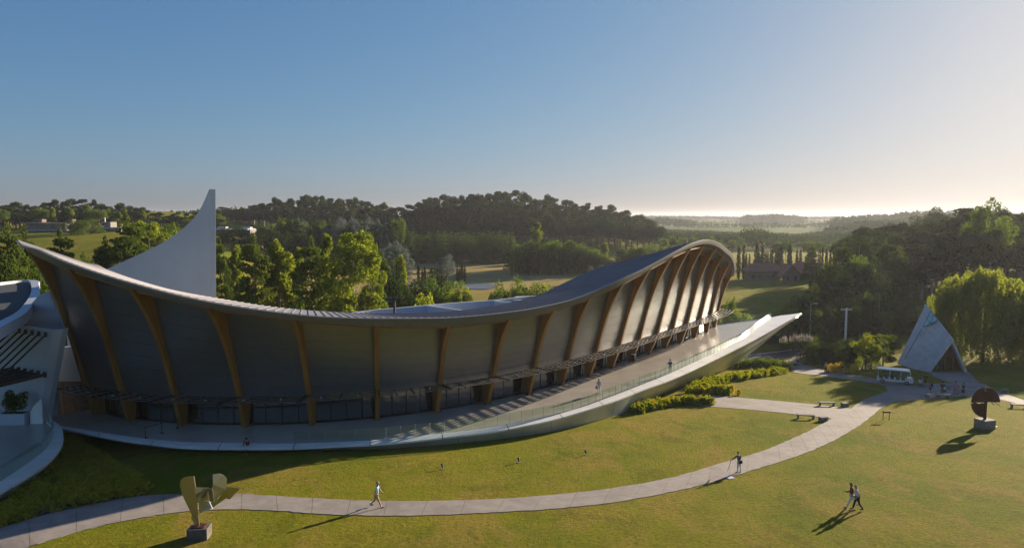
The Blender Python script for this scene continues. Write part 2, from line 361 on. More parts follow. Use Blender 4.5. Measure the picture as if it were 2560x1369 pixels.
def gpt(x, y, dz=0.0):
    P = onground(x, y); P[2] += dz; return P
def strip_pts(A, B, n):
    return smooth_poly([gpt(*p) for p in A], n), smooth_poly([gpt(*p) for p in B], n)
def sheet(name, Aw, Bw, m, dz, nx=6, kind='structure', parent=None, label=None, skirt=0.0):
    mb = MB(); G = []
    for a, b in zip(Aw, Bw):
        row = []
        for t in np.linspace(0, 1, nx+1):
            p = a*(1-t)+b*t; row.append((p[0], p[1], gz(p[0], p[1])+dz))
        G.append(row)
    if skirt:
        G2 = [[(r_[0][0], r_[0][1], r_[0][2]-skirt)]+r_+[(r_[-1][0], r_[-1][1], r_[-1][2]-skirt)] for r_ in G]
        G2 = [[(p[0], p[1], p[2]-skirt) for p in G2[0]]]+G2+[[(p[0], p[1], p[2]-skirt) for p in G2[-1]]]
        G = G2
    mb.grid(G); return mb.build(name, m, parent, False, kind, label)
# main curving footpath, cut into cast slabs
fpA = [(-60, 1335), (0, 1318), (100, 1290), (180, 1270), (250, 1255), (320, 1243), (380, 1237), (450, 1235), (600, 1234), (700, 1240), (800, 1246), (900, 1250.5), (1000, 1252.5), (1100, 1251.5), (1200, 1248.5), (1300, 1243.5), (1400, 1235), (1500, 1224), (1600, 1209), (1700, 1188), (1790, 1161), (1854, 1143), (1900, 1129), (1990, 1092), (2040, 1068), (2090, 1040), (2127, 1021), (2150, 1004), (2190, 988), (2232, 973)]
fpB = [(-60, 1402), (60, 1369), (150, 1341), (258, 1313), (330, 1298), (387, 1288), (473, 1277), (560, 1273), (640, 1274), (700, 1277), (818, 1285.5), (937, 1289), (1030, 1288.5), (1126, 1286), (1269, 1279), (1400, 1270), (1500, 1260), (1600, 1245), (1700, 1225), (1790, 1202), (1834, 1189), (1900, 1169.5), (2014, 1132), (2127, 1077), (2180, 1039.5), (2211, 1015), (2241, 1002)]
Aw, Bw = strip_pts(fpA, fpB, 241)
for e_ in (Aw, Bw): e_[:, :2] += nr.normal(scale=.035, size=(241, 2))
foot = thing('footpath', 'long curving grey footpath of cast slabs across the front lawn', 'footpath', kind='structure')
del foot['category']
seg = 6
for k in range(0, 240, seg):
    a, b = Aw[k:k+seg+1].copy(), Bw[k:k+seg+1].copy()
    a[0] += (a[1]-a[0])*.03; b[0] += (b[1]-b[0])*.03; a[-1] += (a[-2]-a[-1])*.03; b[-1] += (b[-2]-b[-1])*.03
    o = sheet('slab', a, b, M['path'], .035, 4, None, foot, None, .06)
sheet('path_bed', Aw, Bw, M['joint'], .008)
def path(name, A, B, label, n=40, m='path', dz=.03):
    a, b = strip_pts(A, B, n); o = sheet(name, a, b, M[m], dz, 6, 'structure', None, label, .05); return o
path('footpath', [(1700, 985), (1760, 986), (1830, 992), (1900, 998), (1980, 1005), (2050, 1012), (2128, 1021)], [(1700, 1005), (1765, 1015), (1830, 1020), (1900, 1026), (1960, 1032), (2030, 1040), (2091, 1047)], 'grey side path between two lawns leading to the prow')
path('footpath', [(2000, 893), (2002, 903), (2020, 913), (2060, 924), (2120, 936), (2170, 944), (2212, 951), (2236, 958)], [(1960, 902), (1975, 920), (1990, 931), (2040, 937), (2100, 945), (2160, 953), (2205, 962), (2232, 975)], 'narrow path running up beside the shrubs to the road')
path('footpath', [(2212, 951), (2283, 963), (2336, 959), (2400, 956), (2448, 957), (2480, 972), (2560, 1000), (2640, 1030)], [(2225, 1004), (2290, 999), (2317, 996), (2370, 993), (2420, 990), (2455, 992), (2560, 1013), (2640, 1046)], 'wide paved forecourt path where visitors gather beside the chapel', 50, 'path', .026)
path('footpath', [(2318, 929), (2330, 936), (2345, 944), (2360, 951), (2400, 958)], [(2424, 930), (2432, 940), (2440, 949), (2452, 960), (2462, 968)], 'paved apron fanning out from the chapel doorway', 20, 'path', .022)
path('service_road', [(1780, 893), (1840, 888), (1890, 880), (1960, 873), (2030, 866), (2110, 850), (2200, 832), (2270, 816), (2330, 800), (2420, 790)], [(1780, 912), (1840, 905), (1900, 899), (1960, 896), (2030, 886), (2110, 868), (2200, 845), (2270, 826), (2330, 809), (2420, 796)], 'dark asphalt service road behind the prow', 50, 'asph', .02)
for A, B in (([(1985, 889.5), (2020, 885.5)], [(1985, 890.8), (2020, 886.8)]), ([(1850, 889.5), (2030, 868.5)], [(1850, 890.5), (2030, 869.3)])):
    a, b = strip_pts(A, B, 10); sheet('road_line', a, b, M['kerb'], .03, 1)
# pond in the valley
pw = [gpt(*p) for p in ((1128, 716), (1160, 709), (1205, 706), (1238, 711), (1246, 719), (1215, 724), (1165, 723))]
zz = np.mean([p[2] for p in pw])+.12
mb = MB(); mb.add([(p[0], p[1], zz) for p in pw], [tuple(range(len(pw)))]); mb.build('pond', M['water'], None, False, 'structure', 'small still pond at the edge of the brown meadow')

# ---------------------------------------------------------------- museum frame
K = np.arange(19)
feet = [(235,1035),(332,1050),(459,1061),(611,1065),(777,1063),(943,1049),(1094,1031),(1220,1008),(1319,984),(1399,960),(1472,938),(1525,918.5),(1577,902),(1622,885.5),(1663,870),(1700,856),(1734,842.5),(1764,829),(1787.5,817)]
Tpx = [(66,624),(166,669),(322,720),(515.4,768),(729,799.6),(940,815),(1124.6,815.7),(1277,798),(1388,775.6),(1479,744),(1562,706),(1629,670),(1685,638.6),(1730,617),(1764,609),(1793,616),(1813,631),(1830.5,649),(1836,680)]
ANG = [-34.5,-21.5,-14.5,-8.5,0.,11.5,24.75,36,42.25,46,51,54,54.75,55,53.5,52.75,50.5,52,58]
G0 = np.array([atz(*q) for q in feet]); pX = np.polyfit(K, G0[:, 0], 5); pY = np.polyfit(K, G0[:, 1], 5)
BX = np.polyval(pX, K); BY = np.polyval(pY, K)
uT, zT = [], []
for i in K:
    a = R(ANG[i]); t = np.array([math.cos(a), math.sin(a), 0]); n_ = np.array([math.sin(a), -math.cos(a), 0]); P = np.array([BX[i], BY[i], 0])
    if i in (4, 5):
        u = {4: 4.9, 5: 4.6}[i]; q = P+n_*u; D = q[1]; z = atY(*Tpx[i], D)[2]; uT.append(u); zT.append(z)
    else:
        q = onpl(*Tpx[i], P, t); uT.append((q-P)@n_); zT.append(q[2])
uC = [1.0,.95,.95,1.0,1.1,1.2,1.35,1.45,1.2,1.2,1.3,1.4,1.5,1.6,1.5,1.3,1.1,.9,.8]
uI = [3.38,3.1,3.2,3.1,3.0,2.8,2.5,2.5,2.5,2.5,2.9,3.4,3.8,3.9,3.6,3.15,2.6,1.9,1.4]
zI = [15.3,13.8,12.6,11.3,10.3,zT[5]-.35,8.9,9.0,9.3,9.9,10.8,12.0,13.0,13.6,13.6,12.9,11.7,10.2,8.1]
zI = [min(zI[i], zT[i]-.15) for i in K]
fANG = catmull(K, ANG); fuT = catmull(K, uT); fzT = catmull(K, zT); fuC = catmull(K, uC); fuI = catmull(K, uI); fzI = catmull(K, zI)
def base(k): return np.array([np.polyval(pX, k), np.polyval(pY, k), 0.])
def nrm(k): a = R(fANG(k)); return np.array([math.sin(a), -math.cos(a), 0.])
def pt(k, u, z): return base(k)+nrm(k)*u+np.array([0, 0, z])
ZC = 3.1
def outer(k, t): v = .62*t+.38*t**3.2; return fuC(k)+(fuT(k)-fuC(k))*v, ZC+(fzT(k)-ZC)*t
def inner(k, t): a = fuC(k)-.42; v = .85*t+.15*t*t+.06*math.sin(math.pi*t); return a+(fuI(k)-a)*v, ZC-.1+(fzI(k)-ZC+.1)*t
mus = thing('museum_building', 'long curving museum with swooping metal roof and timber ribs', 'building')
# ribs (upper blade) and feet
TH = .42
for i in K:
    tv = np.array([math.cos(R(ANG[i])), math.sin(R(ANG[i])), 0])*TH/2
    prof = [outer(i, t) for t in np.linspace(0, 1, 13)]
    uo, zo = prof[-1]; ui, zi = inner(i, 1.0)
    back = [(uo-.25*(uo-ui), zo-.05), (ui-.2, zi+.12)]+[(inner(i, t)[0]-.06, inner(i, t)[1]) for t in np.linspace(1, 0, 9)]
    ring = prof+back
    zb = .02; zt_ = ZC-.02
    footp = [(.30, zb), (uC[i]*.95, zt_-.3), (uC[i], zt_)]
    low = [(uC[i]-.42, zt_), (-.75, zt_-.25), (-.35, zb)]
    if i == 0: low = [(uC[i]-.42, zt_), (-1.0, zt_-.1), (-1.3, zb)]
    whole = footp+prof[1:]+back+low[1:]
    mb = MB(); P0 = [pt(i, u, z)-tv for u, z in whole]; mb.slab(P0, tv*2); o = mb.build('rib', M['wood'], mus)
    bm = bmesh.new(); bm.from_mesh(o.data); bmesh.ops.triangulate(bm, faces=[f for f in bm.faces if len(f.verts) > 4]); bmesh.ops.recalc_face_normals(bm, faces=bm.faces); bm.to_mesh(o.data); bm.free()
# cladding panels
NR = 8
for i in range(18):
    for r_ in range(NR):
        G = []
        for t in np.linspace(r_/NR, (r_+1)/NR, 4):
            row = []
            for k in np.linspace(i, i+1, 9):
                g = .0009; tt = min(max(t, r_/NR+g), (r_+1)/NR-g); u, z = inner(k, tt); row.append(pt(k, u-.02, z))
            G.append(row)
        mb = MB().grid(G); bk_ = nrm(i+.5)*-.08
        for e_ in (G[0], G[-1]): mb.grid([[p+bk_ for p in e_], e_])
        mb.build('wall_panel', M['clad'], mus, True)
mb = MB().grid([[pt(k, inner(k, t)[0]-.10, inner(k, t)[1]) for k in np.linspace(0, 18, 73)] for t in np.linspace(0, 1, 6)]); mb.build('wall_backing', M['soffit'], mus)
# fascia + soffit
def polyx(poly): 
    p = np.array(poly, float); return lambda x: float(np.interp(x, p[:, 0], p[:, 1]))
Tp = polyx([(44,598),(78,614.7),(117,634),(176,663.5),(234,687),(312,709),(391,728),(488,746.5),(528,758),(606,770),(723,786),(801,792),(938,795.7),(1037,795),(1125,794),(1212,787),(1290,777.6),(1350,768),(1428,750),(1487,727.5),(1545,701),(1604,673.8),(1662,642.5),(1721,611),(1750,600.5),(1780,594.6),(1795,596)])
Rp = polyx([(60,603),(84,612),(137,628),(195,652),(258,675),(332,699),(430,726),(488,737),(528,743),(606,755.7),(645,762.5),(704,770),(762,775),(841,780),(938,784),(1037,783.5),(1095,780.5),(1173,774.7),(1232,766),(1290,755),(1349,741),(1408,722.6),(1467,704),(1526,681.6),(1584,658),(1643,638.6),(1672,628),(1700,616)])
def solvez(x, y, poly, lo, hi):
    f = lambda z: proj((x, y, z))[1]-poly(proj((x, y, z))[0])
    for _ in range(40):
        m = (lo+hi)/2
        if f(m) > 0: lo = m
        else: hi = m
    return (lo+hi)/2
KS = np.linspace(-.45, 18.3, 151)
fh = []
for k in KS:
    q = pt(k, fuT(k)+.16, 0)
    if k <= 14: fh.append(np.clip(solvez(q[0], q[1], Tp, fzT(k)-.2, fzT(k)+4)-fzT(k), .55, 1.5))
    else: fh.append(fh[-1])
fh = np.array(fh)
for _ in range(4): fh[1:-1] = (fh[:-2]+fh[1:-1]*2+fh[2:])/4
fh[KS > 13] = fh[np.searchsorted(KS, 13)]*(1+.0*KS[KS > 13])
taper = np.clip((KS+.45)/.9, .25, 1); fh = fh*taper
ffh = lambda k: float(np.interp(k, KS, fh))
G = []
for k in KS:
    u, z, h = fuT(k), fzT(k), ffh(k)
    G.append([pt(k, u-.02, z-.04), pt(k, u+.05, z), pt(k, u+.12, z+h*.55), pt(k, u+.14, z+h-.06), pt(k, u+.20, z+h-.05), pt(k, u+.20, z+h), pt(k, u+.02, z+h+.02)])
MB().strips([g_[:5] for g_ in G]).build('fascia', M['fascia'], mus, True)
MB().strips([g_[3:] for g_ in G]).build('drip_edge', M['pole'], mus, True)
# roof
wk = catmull([-1, 3, 5, 7, 9, 11, 13, 15, 17, 19], [6, 6, 7, 8, 9, 9.5, 9, 8.5, 8, 8])
rk = catmull([-1, 0, 3, 6, 9, 13, 19], [8, 10, 14, 16, 16, 12, 6])
def rdir(k): a = R(fANG(k)+rk(k)); return -np.array([math.sin(a), -math.cos(a), 0.])
zR = []
for k in KS:
    q = pt(k, fuT(k), 0)+rdir(k)*wk(k)
    e = fzT(k)+ffh(k)
    if k < 12.8: zR.append(np.clip(solvez(q[0], q[1], Rp, e-4, e+5), e-2.5, e+2))
    else: zR.append(zR[-1]+0)
zR = np.array(zR); j13 = np.searchsorted(KS, 12.6); off = zR[j13]-(fzT(KS[j13])+ffh(KS[j13]))
for j, k in enumerate(KS):
    if k > 12.6: zR[j] = fzT(k)+ffh(k)+off-.8*min(1, (k-12.6)/2.5)
for _ in range(6): zR[1:-1] = (zR[:-2]+zR[1:-1]*2+zR[2:])/4
fzR = lambda k: float(np.interp(k, KS, zR))
def roofp(k, s, up=0.0):      # s 0..1 eave to ridge, 1..1.6 beyond
    q = pt(k, fuT(k)+.02, 0); e = fzT(k)+ffh(k)+.02; d = rdir(k); w_ = wk(k)
    z = e+(fzR(k)-e)*s if s <= 1 else fzR(k)-(s-1)**2*w_*.9-(s-1)*.4
    if s <= 1: z += .0*math.sin(math.pi*s)
    q = q+d*w_*s; q[2] = z+up; return q
NP = 190; ed = np.linspace(KS[0], KS[-1], NP+1)
for j in range(NP):
    a, b = ed[j], ed[j+1]; e = (b-a)*.06
    G = []
    for s in (0, .16, .33, .5, .67, .83, 1, 1.2, 1.45, 1.7):
        G.append([roofp(a, s), roofp(a, s, .065), roofp(a+e, s, .065), roofp(a+e, s, .012), roofp(b, s, .012)])
    MB().grid(G).build('roof_panel', M['roofm'], mus)
# soffit, timber beams under it
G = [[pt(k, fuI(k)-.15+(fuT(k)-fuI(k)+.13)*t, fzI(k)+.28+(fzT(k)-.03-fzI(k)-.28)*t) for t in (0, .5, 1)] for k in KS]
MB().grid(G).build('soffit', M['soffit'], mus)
for i in range(18):
    for t in (.30, .80):
        ks = np.linspace(i+.06, i+.94, 4); P = []
        for k in ks: P.append(pt(k, fuI(k)-.15+(fuT(k)-fuI(k)+.13)*t, fzI(k)+.28+(fzT(k)-.03-fzI(k)-.28)*t-.10))
        MB().bar(P[0], P[-1], .22, .16).build('soffit_beam', M['wood'], mus)
# back wall, ends, interior
G = []
for k in KS:
    q = roofp(k, 1.68); G.append([(q[0], q[1], -7.0), (q[0], q[1], q[2]-.05)])
MB().grid(G).build('rear_wall', M['clad'], mus)
for k in (0.02, 17.98):
    q = roofp(k, 1.66); fr = [pt(k, inner(k, t)[0]-.12, inner(k, t)[1]) for t in np.linspace(0, 1, 7)]
    lo_ = -7.0 if k > 9 else -1.0
    P = [pt(k, -.5, lo_), pt(k, -.5, ZC-.15)]+fr+[roofp(k, .45, -.2), roofp(k, .9, -.2), roofp(k, 1.3, -.2), roofp(k, 1.66, -.2), np.array([q[0], q[1], lo_])]
    mb = MB(); c = np.mean(P, axis=0); n_ = len(P); mb.add(P+[c], [(j, (j+1) % n_, n_) for j in range(n_)]); mb.build('end_wall', M['white'] if k > 9 else M['clad'], mus)
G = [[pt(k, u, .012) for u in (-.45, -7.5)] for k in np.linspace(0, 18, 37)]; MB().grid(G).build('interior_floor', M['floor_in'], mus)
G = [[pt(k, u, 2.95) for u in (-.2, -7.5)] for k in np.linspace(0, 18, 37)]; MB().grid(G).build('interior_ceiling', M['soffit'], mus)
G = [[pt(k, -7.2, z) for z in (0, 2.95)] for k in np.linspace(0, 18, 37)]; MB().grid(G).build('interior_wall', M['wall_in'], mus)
for k in (1.3, 2.25, 3.4, 5.6, 7.3, 9.5, 12.2, 14.6):
    a = pt(k, -3.2, 0); MB().box((a[0], a[1], .62), (1.6, .7, 1.2), R(fANG(k))).build('display_plinth', M['wall_in'], mus)
# glazing
for i in range(18):
    for j in range(4):
        a, b = i+j/4+.012, i+(j+1)/4-.012
        p, q = pt(a, -.85, .10), pt(b, -.85, .10); n_ = nrm((a+b)/2)*.02
        MB().slab([p, q, q+[0, 0, 2.75], p+[0, 0, 2.75]], n_).build('window_pane', M['glass'], mus)
        m_ = pt(i+j/4, -.83, 0); MB().bar(m_+[0, 0, .02], m_+[0, 0, 2.95], .07, .12).build('mullion', M['dark'], mus)
    P = [pt(k, -.8, .05) for k in np.linspace(i, i+1, 5)]
    MB().tube(P, .05, 4).build('sill_rail', M['dark'], mus)
# canopy of slats
UF = catmull([0, 3, 6, 10, 14, 18], [3.3, 3.7, 3.7, 3.6, 3.5, 3.3])
for i in range(18):
    us = np.linspace(.0, 1, 5)
    for t in us:
        P = [pt(k, (fuC(k)+.12)+(UF(k)-fuC(k)-.12)*t, ZC+.05+.12*t) for k in np.linspace(i+.035, i+.965, 4)]
        mb = MB(); G = []
        for p in P: G.append([p+[0, 0, -.01], p+nrm(i+.5)*.21+[0, 0, -.01], p+nrm(i+.5)*.21+[0, 0, .012], p+nrm(i+.5)*.01+[0, 0, .012], p+[0, 0, -.01]])
        mb.grid(G).build('canopy_slat', M['slat'], mus)
    for k in (i+.03, i+.26, i+.5, i+.74, i+.97):
        a = pt(k, fuC(k)-.1, ZC-.02); b = pt(k, UF(k)+.1, ZC+.12); MB().bar(a, b, .14, .14).build('canopy_beam', M['dark'], mus)
    for k in (i+.26, i+.74):
        a = pt(k, UF(k)-.5, ZC+.22); MB().box((a[0], a[1], a[2]+.04), (.2, .14, .16), R(fANG(k)), 0, .7).build('floodlight', M['pole'], mus)
    for sgn in (-1, 1):
        a = pt(i+.5+sgn*.44, .25, .14); 
        if i > 5: MB().box(a, (.16, .16, .22), R(fANG(i)), 0, .6).build('uplight', M['dark'], mus)

# ---------------------------------------------------------------- terrace and prow
outp = [(130,1066),(160,1071),(215,1082),(300,1098),(380,1109),(450,1116.5),(606,1120),(723,1119.5),(860,1113),(950,1108.7),(1037,1101),(1134,1089.5),(1212,1080.7),(1300,1066),(1400,1044),(1448,1030),(1526,1005),(1604,975),(1660,955),(1702,937.5),(1790.6,896),(1861,861),(1931,823),(1973.5,799),(2003.7,782)]
inp = [(128,1062),(160,1066),(215,1074),(300,1088),(380,1098),(450,1104),(606,1107.7),(723,1108.7),(860,1104),(950,1099),(1037,1089.5),(1134,1079.7),(1212,1070),(1300,1055),(1400,1033),(1448,1020),(1526,992),(1604,962),(1660,940),(1702,921),(1790,880.6),(1833,859.5),(1861,845.5),(1889,821.6),(1915,803),(1928,793.5)]
back = [(1789,813),(1861,802),(1931,793.2),(1987.6,785)]
OUT = smooth_poly([atz(x, y, .1) for x, y in outp], 160); INN = smooth_poly([atz(x, y, .1) for x, y in inp], 160); TIP = atz(2004.5, 782, .1)
ter = thing('raised_terrace', 'raised concrete terrace running along the museum and ending in a sharp pale prow', 'terrace')
BK = [atz(x, y, .0) for x, y in back]
floor_poly = [p*[1, 1, 0] for p in INN]+[p*[1, 1, 0] for p in (BK[1], BK[0])]+[pt(k, -9, 0)*[1, 1, 0] for k in np.linspace(18, 0, 30)]+[atz(128, 1040, 0)]
def tri_fill(P, name, m, parent, dz=0, kind=None):
    bm = bmesh.new(); vs = [bm.verts.new((p[0], p[1], p[2]+dz)) for p in P]; es = [bm.edges.new((vs[i], vs[(i+1) % len(vs)])) for i in range(len(vs))]
    bmesh.ops.triangle_fill(bm, use_beauty=True, use_dissolve=False, edges=es); bmesh.ops.recalc_face_normals(bm, faces=bm.faces)
    for f in bm.faces:
        if f.normal.z < 0: f.normal_flip()
    me = bpy.data.meshes.new(name); bm.to_mesh(me); bm.free(); me.materials.append(m); return link(name, me, parent, kind)
tri_fill(floor_poly, 'terrace_floor', M['terr'], ter)
# kerb band between railing line and outer edge (closing to the tip)
INx = np.vstack([INN, [atz(1950, 789, .1), atz(1985, 785, .1), TIP]]); INx = resample(INx, 200); OU = resample(OUT, 200)
G = [[a-[0, 0, .1], a+[0, 0, .05], a*.5+b*.5+[0, 0, .05], b+[0, 0, .0], b-[0, 0, .14]] for a, b in zip(INx, OU)]
mb = MB(); 
for c0 in range(0, 199, 9):
    g = [[np.array(p) for p in r_] for r_ in G[c0:min(c0+10, 200)]]
    if len(g) < 2: continue
    for q in range(5): g[0][q] = g[0][q]+(g[1][q]-g[0][q])*.05; g[-1][q] = g[-1][q]+(g[-2][q]-g[-1][q])*.05
    MB().strips(g).build('kerb_stone', M['kerb'], ter, True)
# hull below the edge: keel line from surveyed points
keel = []
edge_n = len(OU)
kp = [(130,1072),(300,1104),(450,1121),(606,1124),(723,1124),(860,1122),(950,1120.5),(1037,1116),(1134,1108),(1232,1098),(1310,1088),(1400,1073),(1497,1050),(1552,1034)]
KW = [onground(x, y) for x, y in kp]+[atY(1640, 1003, 87.5), atY(1718, 967, 95), atY(1780, 939, 103), atY(1832, 914, 110.5), atY(1891, 871.5, 119), atY(1950, 824, 128), TIP-[0, 0, .25]]
for j in range(len(kp)): KW[j] = KW[j]-[0, 0, .15]
KL = smooth_poly(KW, 200)
# align by x
def byfrac(P, n): 
    return resample(P, n)
ox = OU[:, 0]; kx = KL[:, 0]
hull = []
for a in OU:
    t = np.clip(a[0], kx[0], kx[-1]); kpnt = np.array([t, np.interp(t, kx, KL[:, 1]), np.interp(t, kx, KL[:, 2])])
    hull.append((a, kpnt))
G = []
for j, (a, b) in enumerate(hull):
    a = a-[0, 0, .13]; s = ss(.55, .8, j/199)
    m1 = a*.6+b*.4+np.array([.15, -.2, 0])*s; G.append([a, a*.8+b*.2, m1, a*.25+b*.75, b, b+[-3, 3, -.6]])
for c0 in range(0, 199, 14):
    g = [[np.array(p) for p in r_] for r_ in G[c0:min(c0+15, 200)]]
    if len(g) < 2: continue
    for q in range(6): g[-1][q] = g[-1][q]+(g[-2][q]-g[-1][q])*.07
    MB().strips(g).build('hull_panel', M['hull'], ter, True)
# underside / support body behind the keel so the prow is solid
G = []
for j in range(120, 200, 4):
    a, b = hull[j]; t = j/199
    bk = BK[0]*[1, 1, 0]+(TIP-BK[0])*[1, 1, 0]*ss(.75, 1, t)
    G.append([b, bk*.5+b*.5-[0, 0, 1.0*(1-t)], bk-[0, 0, .2]])
MB().grid(G).build('prow_underside', M['hull'], ter, True)
P = resample(np.array([p for p in BK]+[TIP-[0, 0, .1]]), 30); MB().grid([[p+[0, 0, .05], p+[0, 0, -.35]] for p in P]).build('back_edge', M['kerb'], ter)
# podium wall below terrace behind building
P = [pt(k, -8.9, 0) for k in np.linspace(0, 18, 30)]+[BK[0]]
MB().grid([[p-[0, 0, .02], p-[0, 0, 8]] for p in P]).build('podium_wall', M['white'], ter)

rail = thing('glass_railing', 'frameless glass railing along the outer edge of the terrace', 'railing')
RL = INN[:, :3].copy(); st = np.searchsorted(RL[:, 0], atz(735, 1108, .1)[0]); RL = resample(RL[st:], None, 1.3)
for a, b in zip(RL[:-1], RL[1:]):
    d = (b-a); L = np.linalg.norm(d); d /= L; n_ = np.array([d[1], -d[0], 0])*.018; a2, b2 = a+d*.02+[0, 0, .06], b-d*.02+[0, 0, .06]
    MB().slab([a2, b2, b2+[0, 0, 1.02], a2+[0, 0, 1.02]], n_).build('glass_pane', M['rail'], rail)
    MB().bar(a2+[0, 0, -.04], b2+[0, 0, -.04], .05, .08).build('base_channel', M['pole'], rail); MB().bar(b2, b2+[0, 0, 1.02], .045, .03).build('joint_post', M['pole'], rail)
rail2 = thing('glass_railing', 'green tinted glass railing on the far side of the prow deck', 'railing')
RB = resample(np.array([atz(1789, 812, 0), atz(1861, 801.5, 0), atz(1926, 793, 0)]), None, 1.6)
for a, b in zip(RB[:-1], RB[1:]):
    d = (b-a); L = np.linalg.norm(d); d /= L; n_ = np.array([d[1], -d[0], 0])*.018; a2, b2 = a+d*.02+[0, 0, .03], b-d*.02+[0, 0, .03]
    MB().slab([a2, b2, b2+[0, 0, 1.15], a2+[0, 0, 1.15]], n_).build('glass_pane', M['rail'], rail2)

# ---------------------------------------------------------------- white fin tower
fin = thing('fin_tower', 'tall white curved fin rising behind the museum roof', 'tower')
cur = [(523,473),(508,508),(491,537.6),(467,562.5),(438,586),(409,605),(365,628),(307,654.5),(260,676),(215,692),(160,708)]
YF = 84.0
front = [atY(x, y, YF+ (523-x)*.006) for x, y in cur]
br = atY(514, 760, YF); tr = atY(522.5, 473, YF)
low = [np.array([p[0], p[1], -6.]) for p in (front[-1], br)]
sp_ = smooth_poly(front, 25); th = np.array([-.6, 1.3, 0])
poly = list(sp_)+[np.array([sp_[-1][0], sp_[-1][1], -6.]), np.array([br[0], br[1], -6.])]
plate_ = MB().slab(poly, th).build('fin_wall', M['white'], fin)
fc = np.array([.72, .40, 0]); e_ = [poly[0]+[.01, 0, 0], poly[-1]+[.01, 0, 0]]
MB().slab([e_[1], e_[1]+fc*.9, e_[0]+fc*.86, e_[0]], (-.3, .7, 0)).build('edge_facet', M['white'], fin)
for o in fin.children:
    bm = bmesh.new(); bm.from_mesh(o.data); bmesh.ops.triangulate(bm, faces=[f for f in bm.faces if len(f.verts) > 4]); bmesh.ops.recalc_face_normals(bm, faces=bm.faces); bm.to_mesh(o.data); bm.free()

# ---------------------------------------------------------------- rear annex with white parapet
ann = thing('rear_annex', 'low white flat roofed annex with parapet behind the museum roof', 'building')
pl = [atz(x, y, 9.3) for x, y in ((860,783),(940,773),(1007,767.5),(1115,757.5),(1222,750),(1304,741.5),(1380,735))]
pl = smooth_poly(pl, 24)
inw = np.array([.35, -1., 0]); inw /= np.linalg.norm(inw)
MB().grid([[p+inw*.35-[0, 0, 1.25], p+inw*.35, p, p-[0, 0, 15]] for p in pl]).build('parapet', M['white'], ann)
MB().grid([[p+inw*.3-[0, 0, 1.2], p+inw*9-[0, 0, 1.6]] for p in pl]).build('roof_deck', M['white'], ann)
a = pl[8]; MB().slab([a-[0, 0, 1.3], a, a+inw*3.5+[3.5, 0, -.15], a+inw*3.5+[3.5, 0, -1.3]], (.3, .1, 0)).build('cross_wall', M['white'], ann)
a = atz(1218, 751, 9.2); MB().slab([a-[0, 0, 1.3], a, a+inw*2.5+[4.5, 0, -.1], a+inw*2.5+[4.5, 0, -1.3]], (.3, .1, 0)).build('cross_wall', M['white'], ann)
for i, (x, y, w_, h_) in enumerate(((1296, 749, 1.6, .7), (1312, 745, 2.2, 1.0), (1328, 744, 1.2, .6))):
    p = atz(x, y, 9.0); t = thing('rooftop_unit', ['squat vented metal unit on the white roof, left one', 'tall metal air unit in the middle of the annex roof group', 'small metal unit at the right end of the annex roof'][i], 'air unit', p, .3, 'air units on the annex roof')
    MB().box((0, 0, -.4), (w_, 1.2, h_)).build('casing', M['pole'], t); MB().box((0, 0, -.4+h_/2+.05), (w_*1.1, 1.3, .08)).build('lid', M['white'], t)
p = atz(978, 783, 9.3); t = thing('roof_floodlight_mast', 'short dark floodlight mast standing above the museum roof', 'floodlight mast', (p[0], p[1]+2.0, 7.6))
MB().tube([(0, 0, 0), (0, 0, 3.1)], .13, 8).build('mast', M['dark'], t); MB().bar((-.9, 0, 2.7), (.15, 0, 2.7), .1).build('arm', M['dark'], t)
for x in (-.8, -.35, .1): MB().box((x, -.1, 2.98), (.32, .3, .36), .2).build('lamp_head', M['dark'], t)

# ---------------------------------------------------------------- left white building
lb = thing('white_building', 'white leaning building with dark flat roof and steel struts at the left edge', 'building')
zr = 10.8
rim_o = [(-260,752),(-120,722),(0,706),(45,701),(70,699),(88,700),(96,709),(99.5,722),(96,738),(84,757),(60,785),(0,819),(-80,866),(-200,930)]
rim_i = [(-240,755),(-110,726),(0,709),(45,703.5),(66,702),(72,704),(78,715),(79,727),(74,742),(60,763),(36,786),(0,805),(-80,848),(-200,905)]
RO = [atz(x, y, zr+.15) for x, y in rim_o]; RI = [atz(x, y, zr) for x, y in rim_i]
RO = smooth_poly(RO, 60); RI = smooth_poly(RI, 60)
# centre of the visible rim, keep inner inside outer
MB().strips([[b-[0, 0, .35], b+[0, 0, .12], a+[0, 0, .02], a-[0, 0, .9]] for a, b in zip(RO, RI)]).build('roof_rim', M['white'], lb, True)
tri_fill(list(RI), 'roof_deck', mat('dark_roof_membrane', (.035, .045, .055), .95, 0, .4, .2, .8, coord='World'), lb, -.2)
d_ = np.array([-.88, .47, 0.])
TR1 = atY(130, 825, 58.2); BR1 = atY(101, 1057, 61.2); TR2 = atY(157, 822, 58.6); BR2 = atY(116, 1055, 61.5)
BR1[2] = BR2[2] = .9
MB().slab([BR1, BR1+d_*18, TR1+d_*18, TR1], (.1, .3, 0)).build('front_wall', M['white'], lb)
MB().slab([BR2, BR1+[.01, .0, 0], TR1+[.01, .0, 0], TR2], (.1, .6, 0)).build('corner_buttress', M['white'], lb)
PK = atY(120.5, 728, 66); LK = atY(93, 738, 62)
MB().slab([atY(x, y, 66) for x, y in ((-170, 860), (-170, 850), (0, 812), (60, 779), (88, 748), (96, 738), (121, 727), (162, 830))], (0, .3, 0)).build('upper_wall', M['white'], lb)
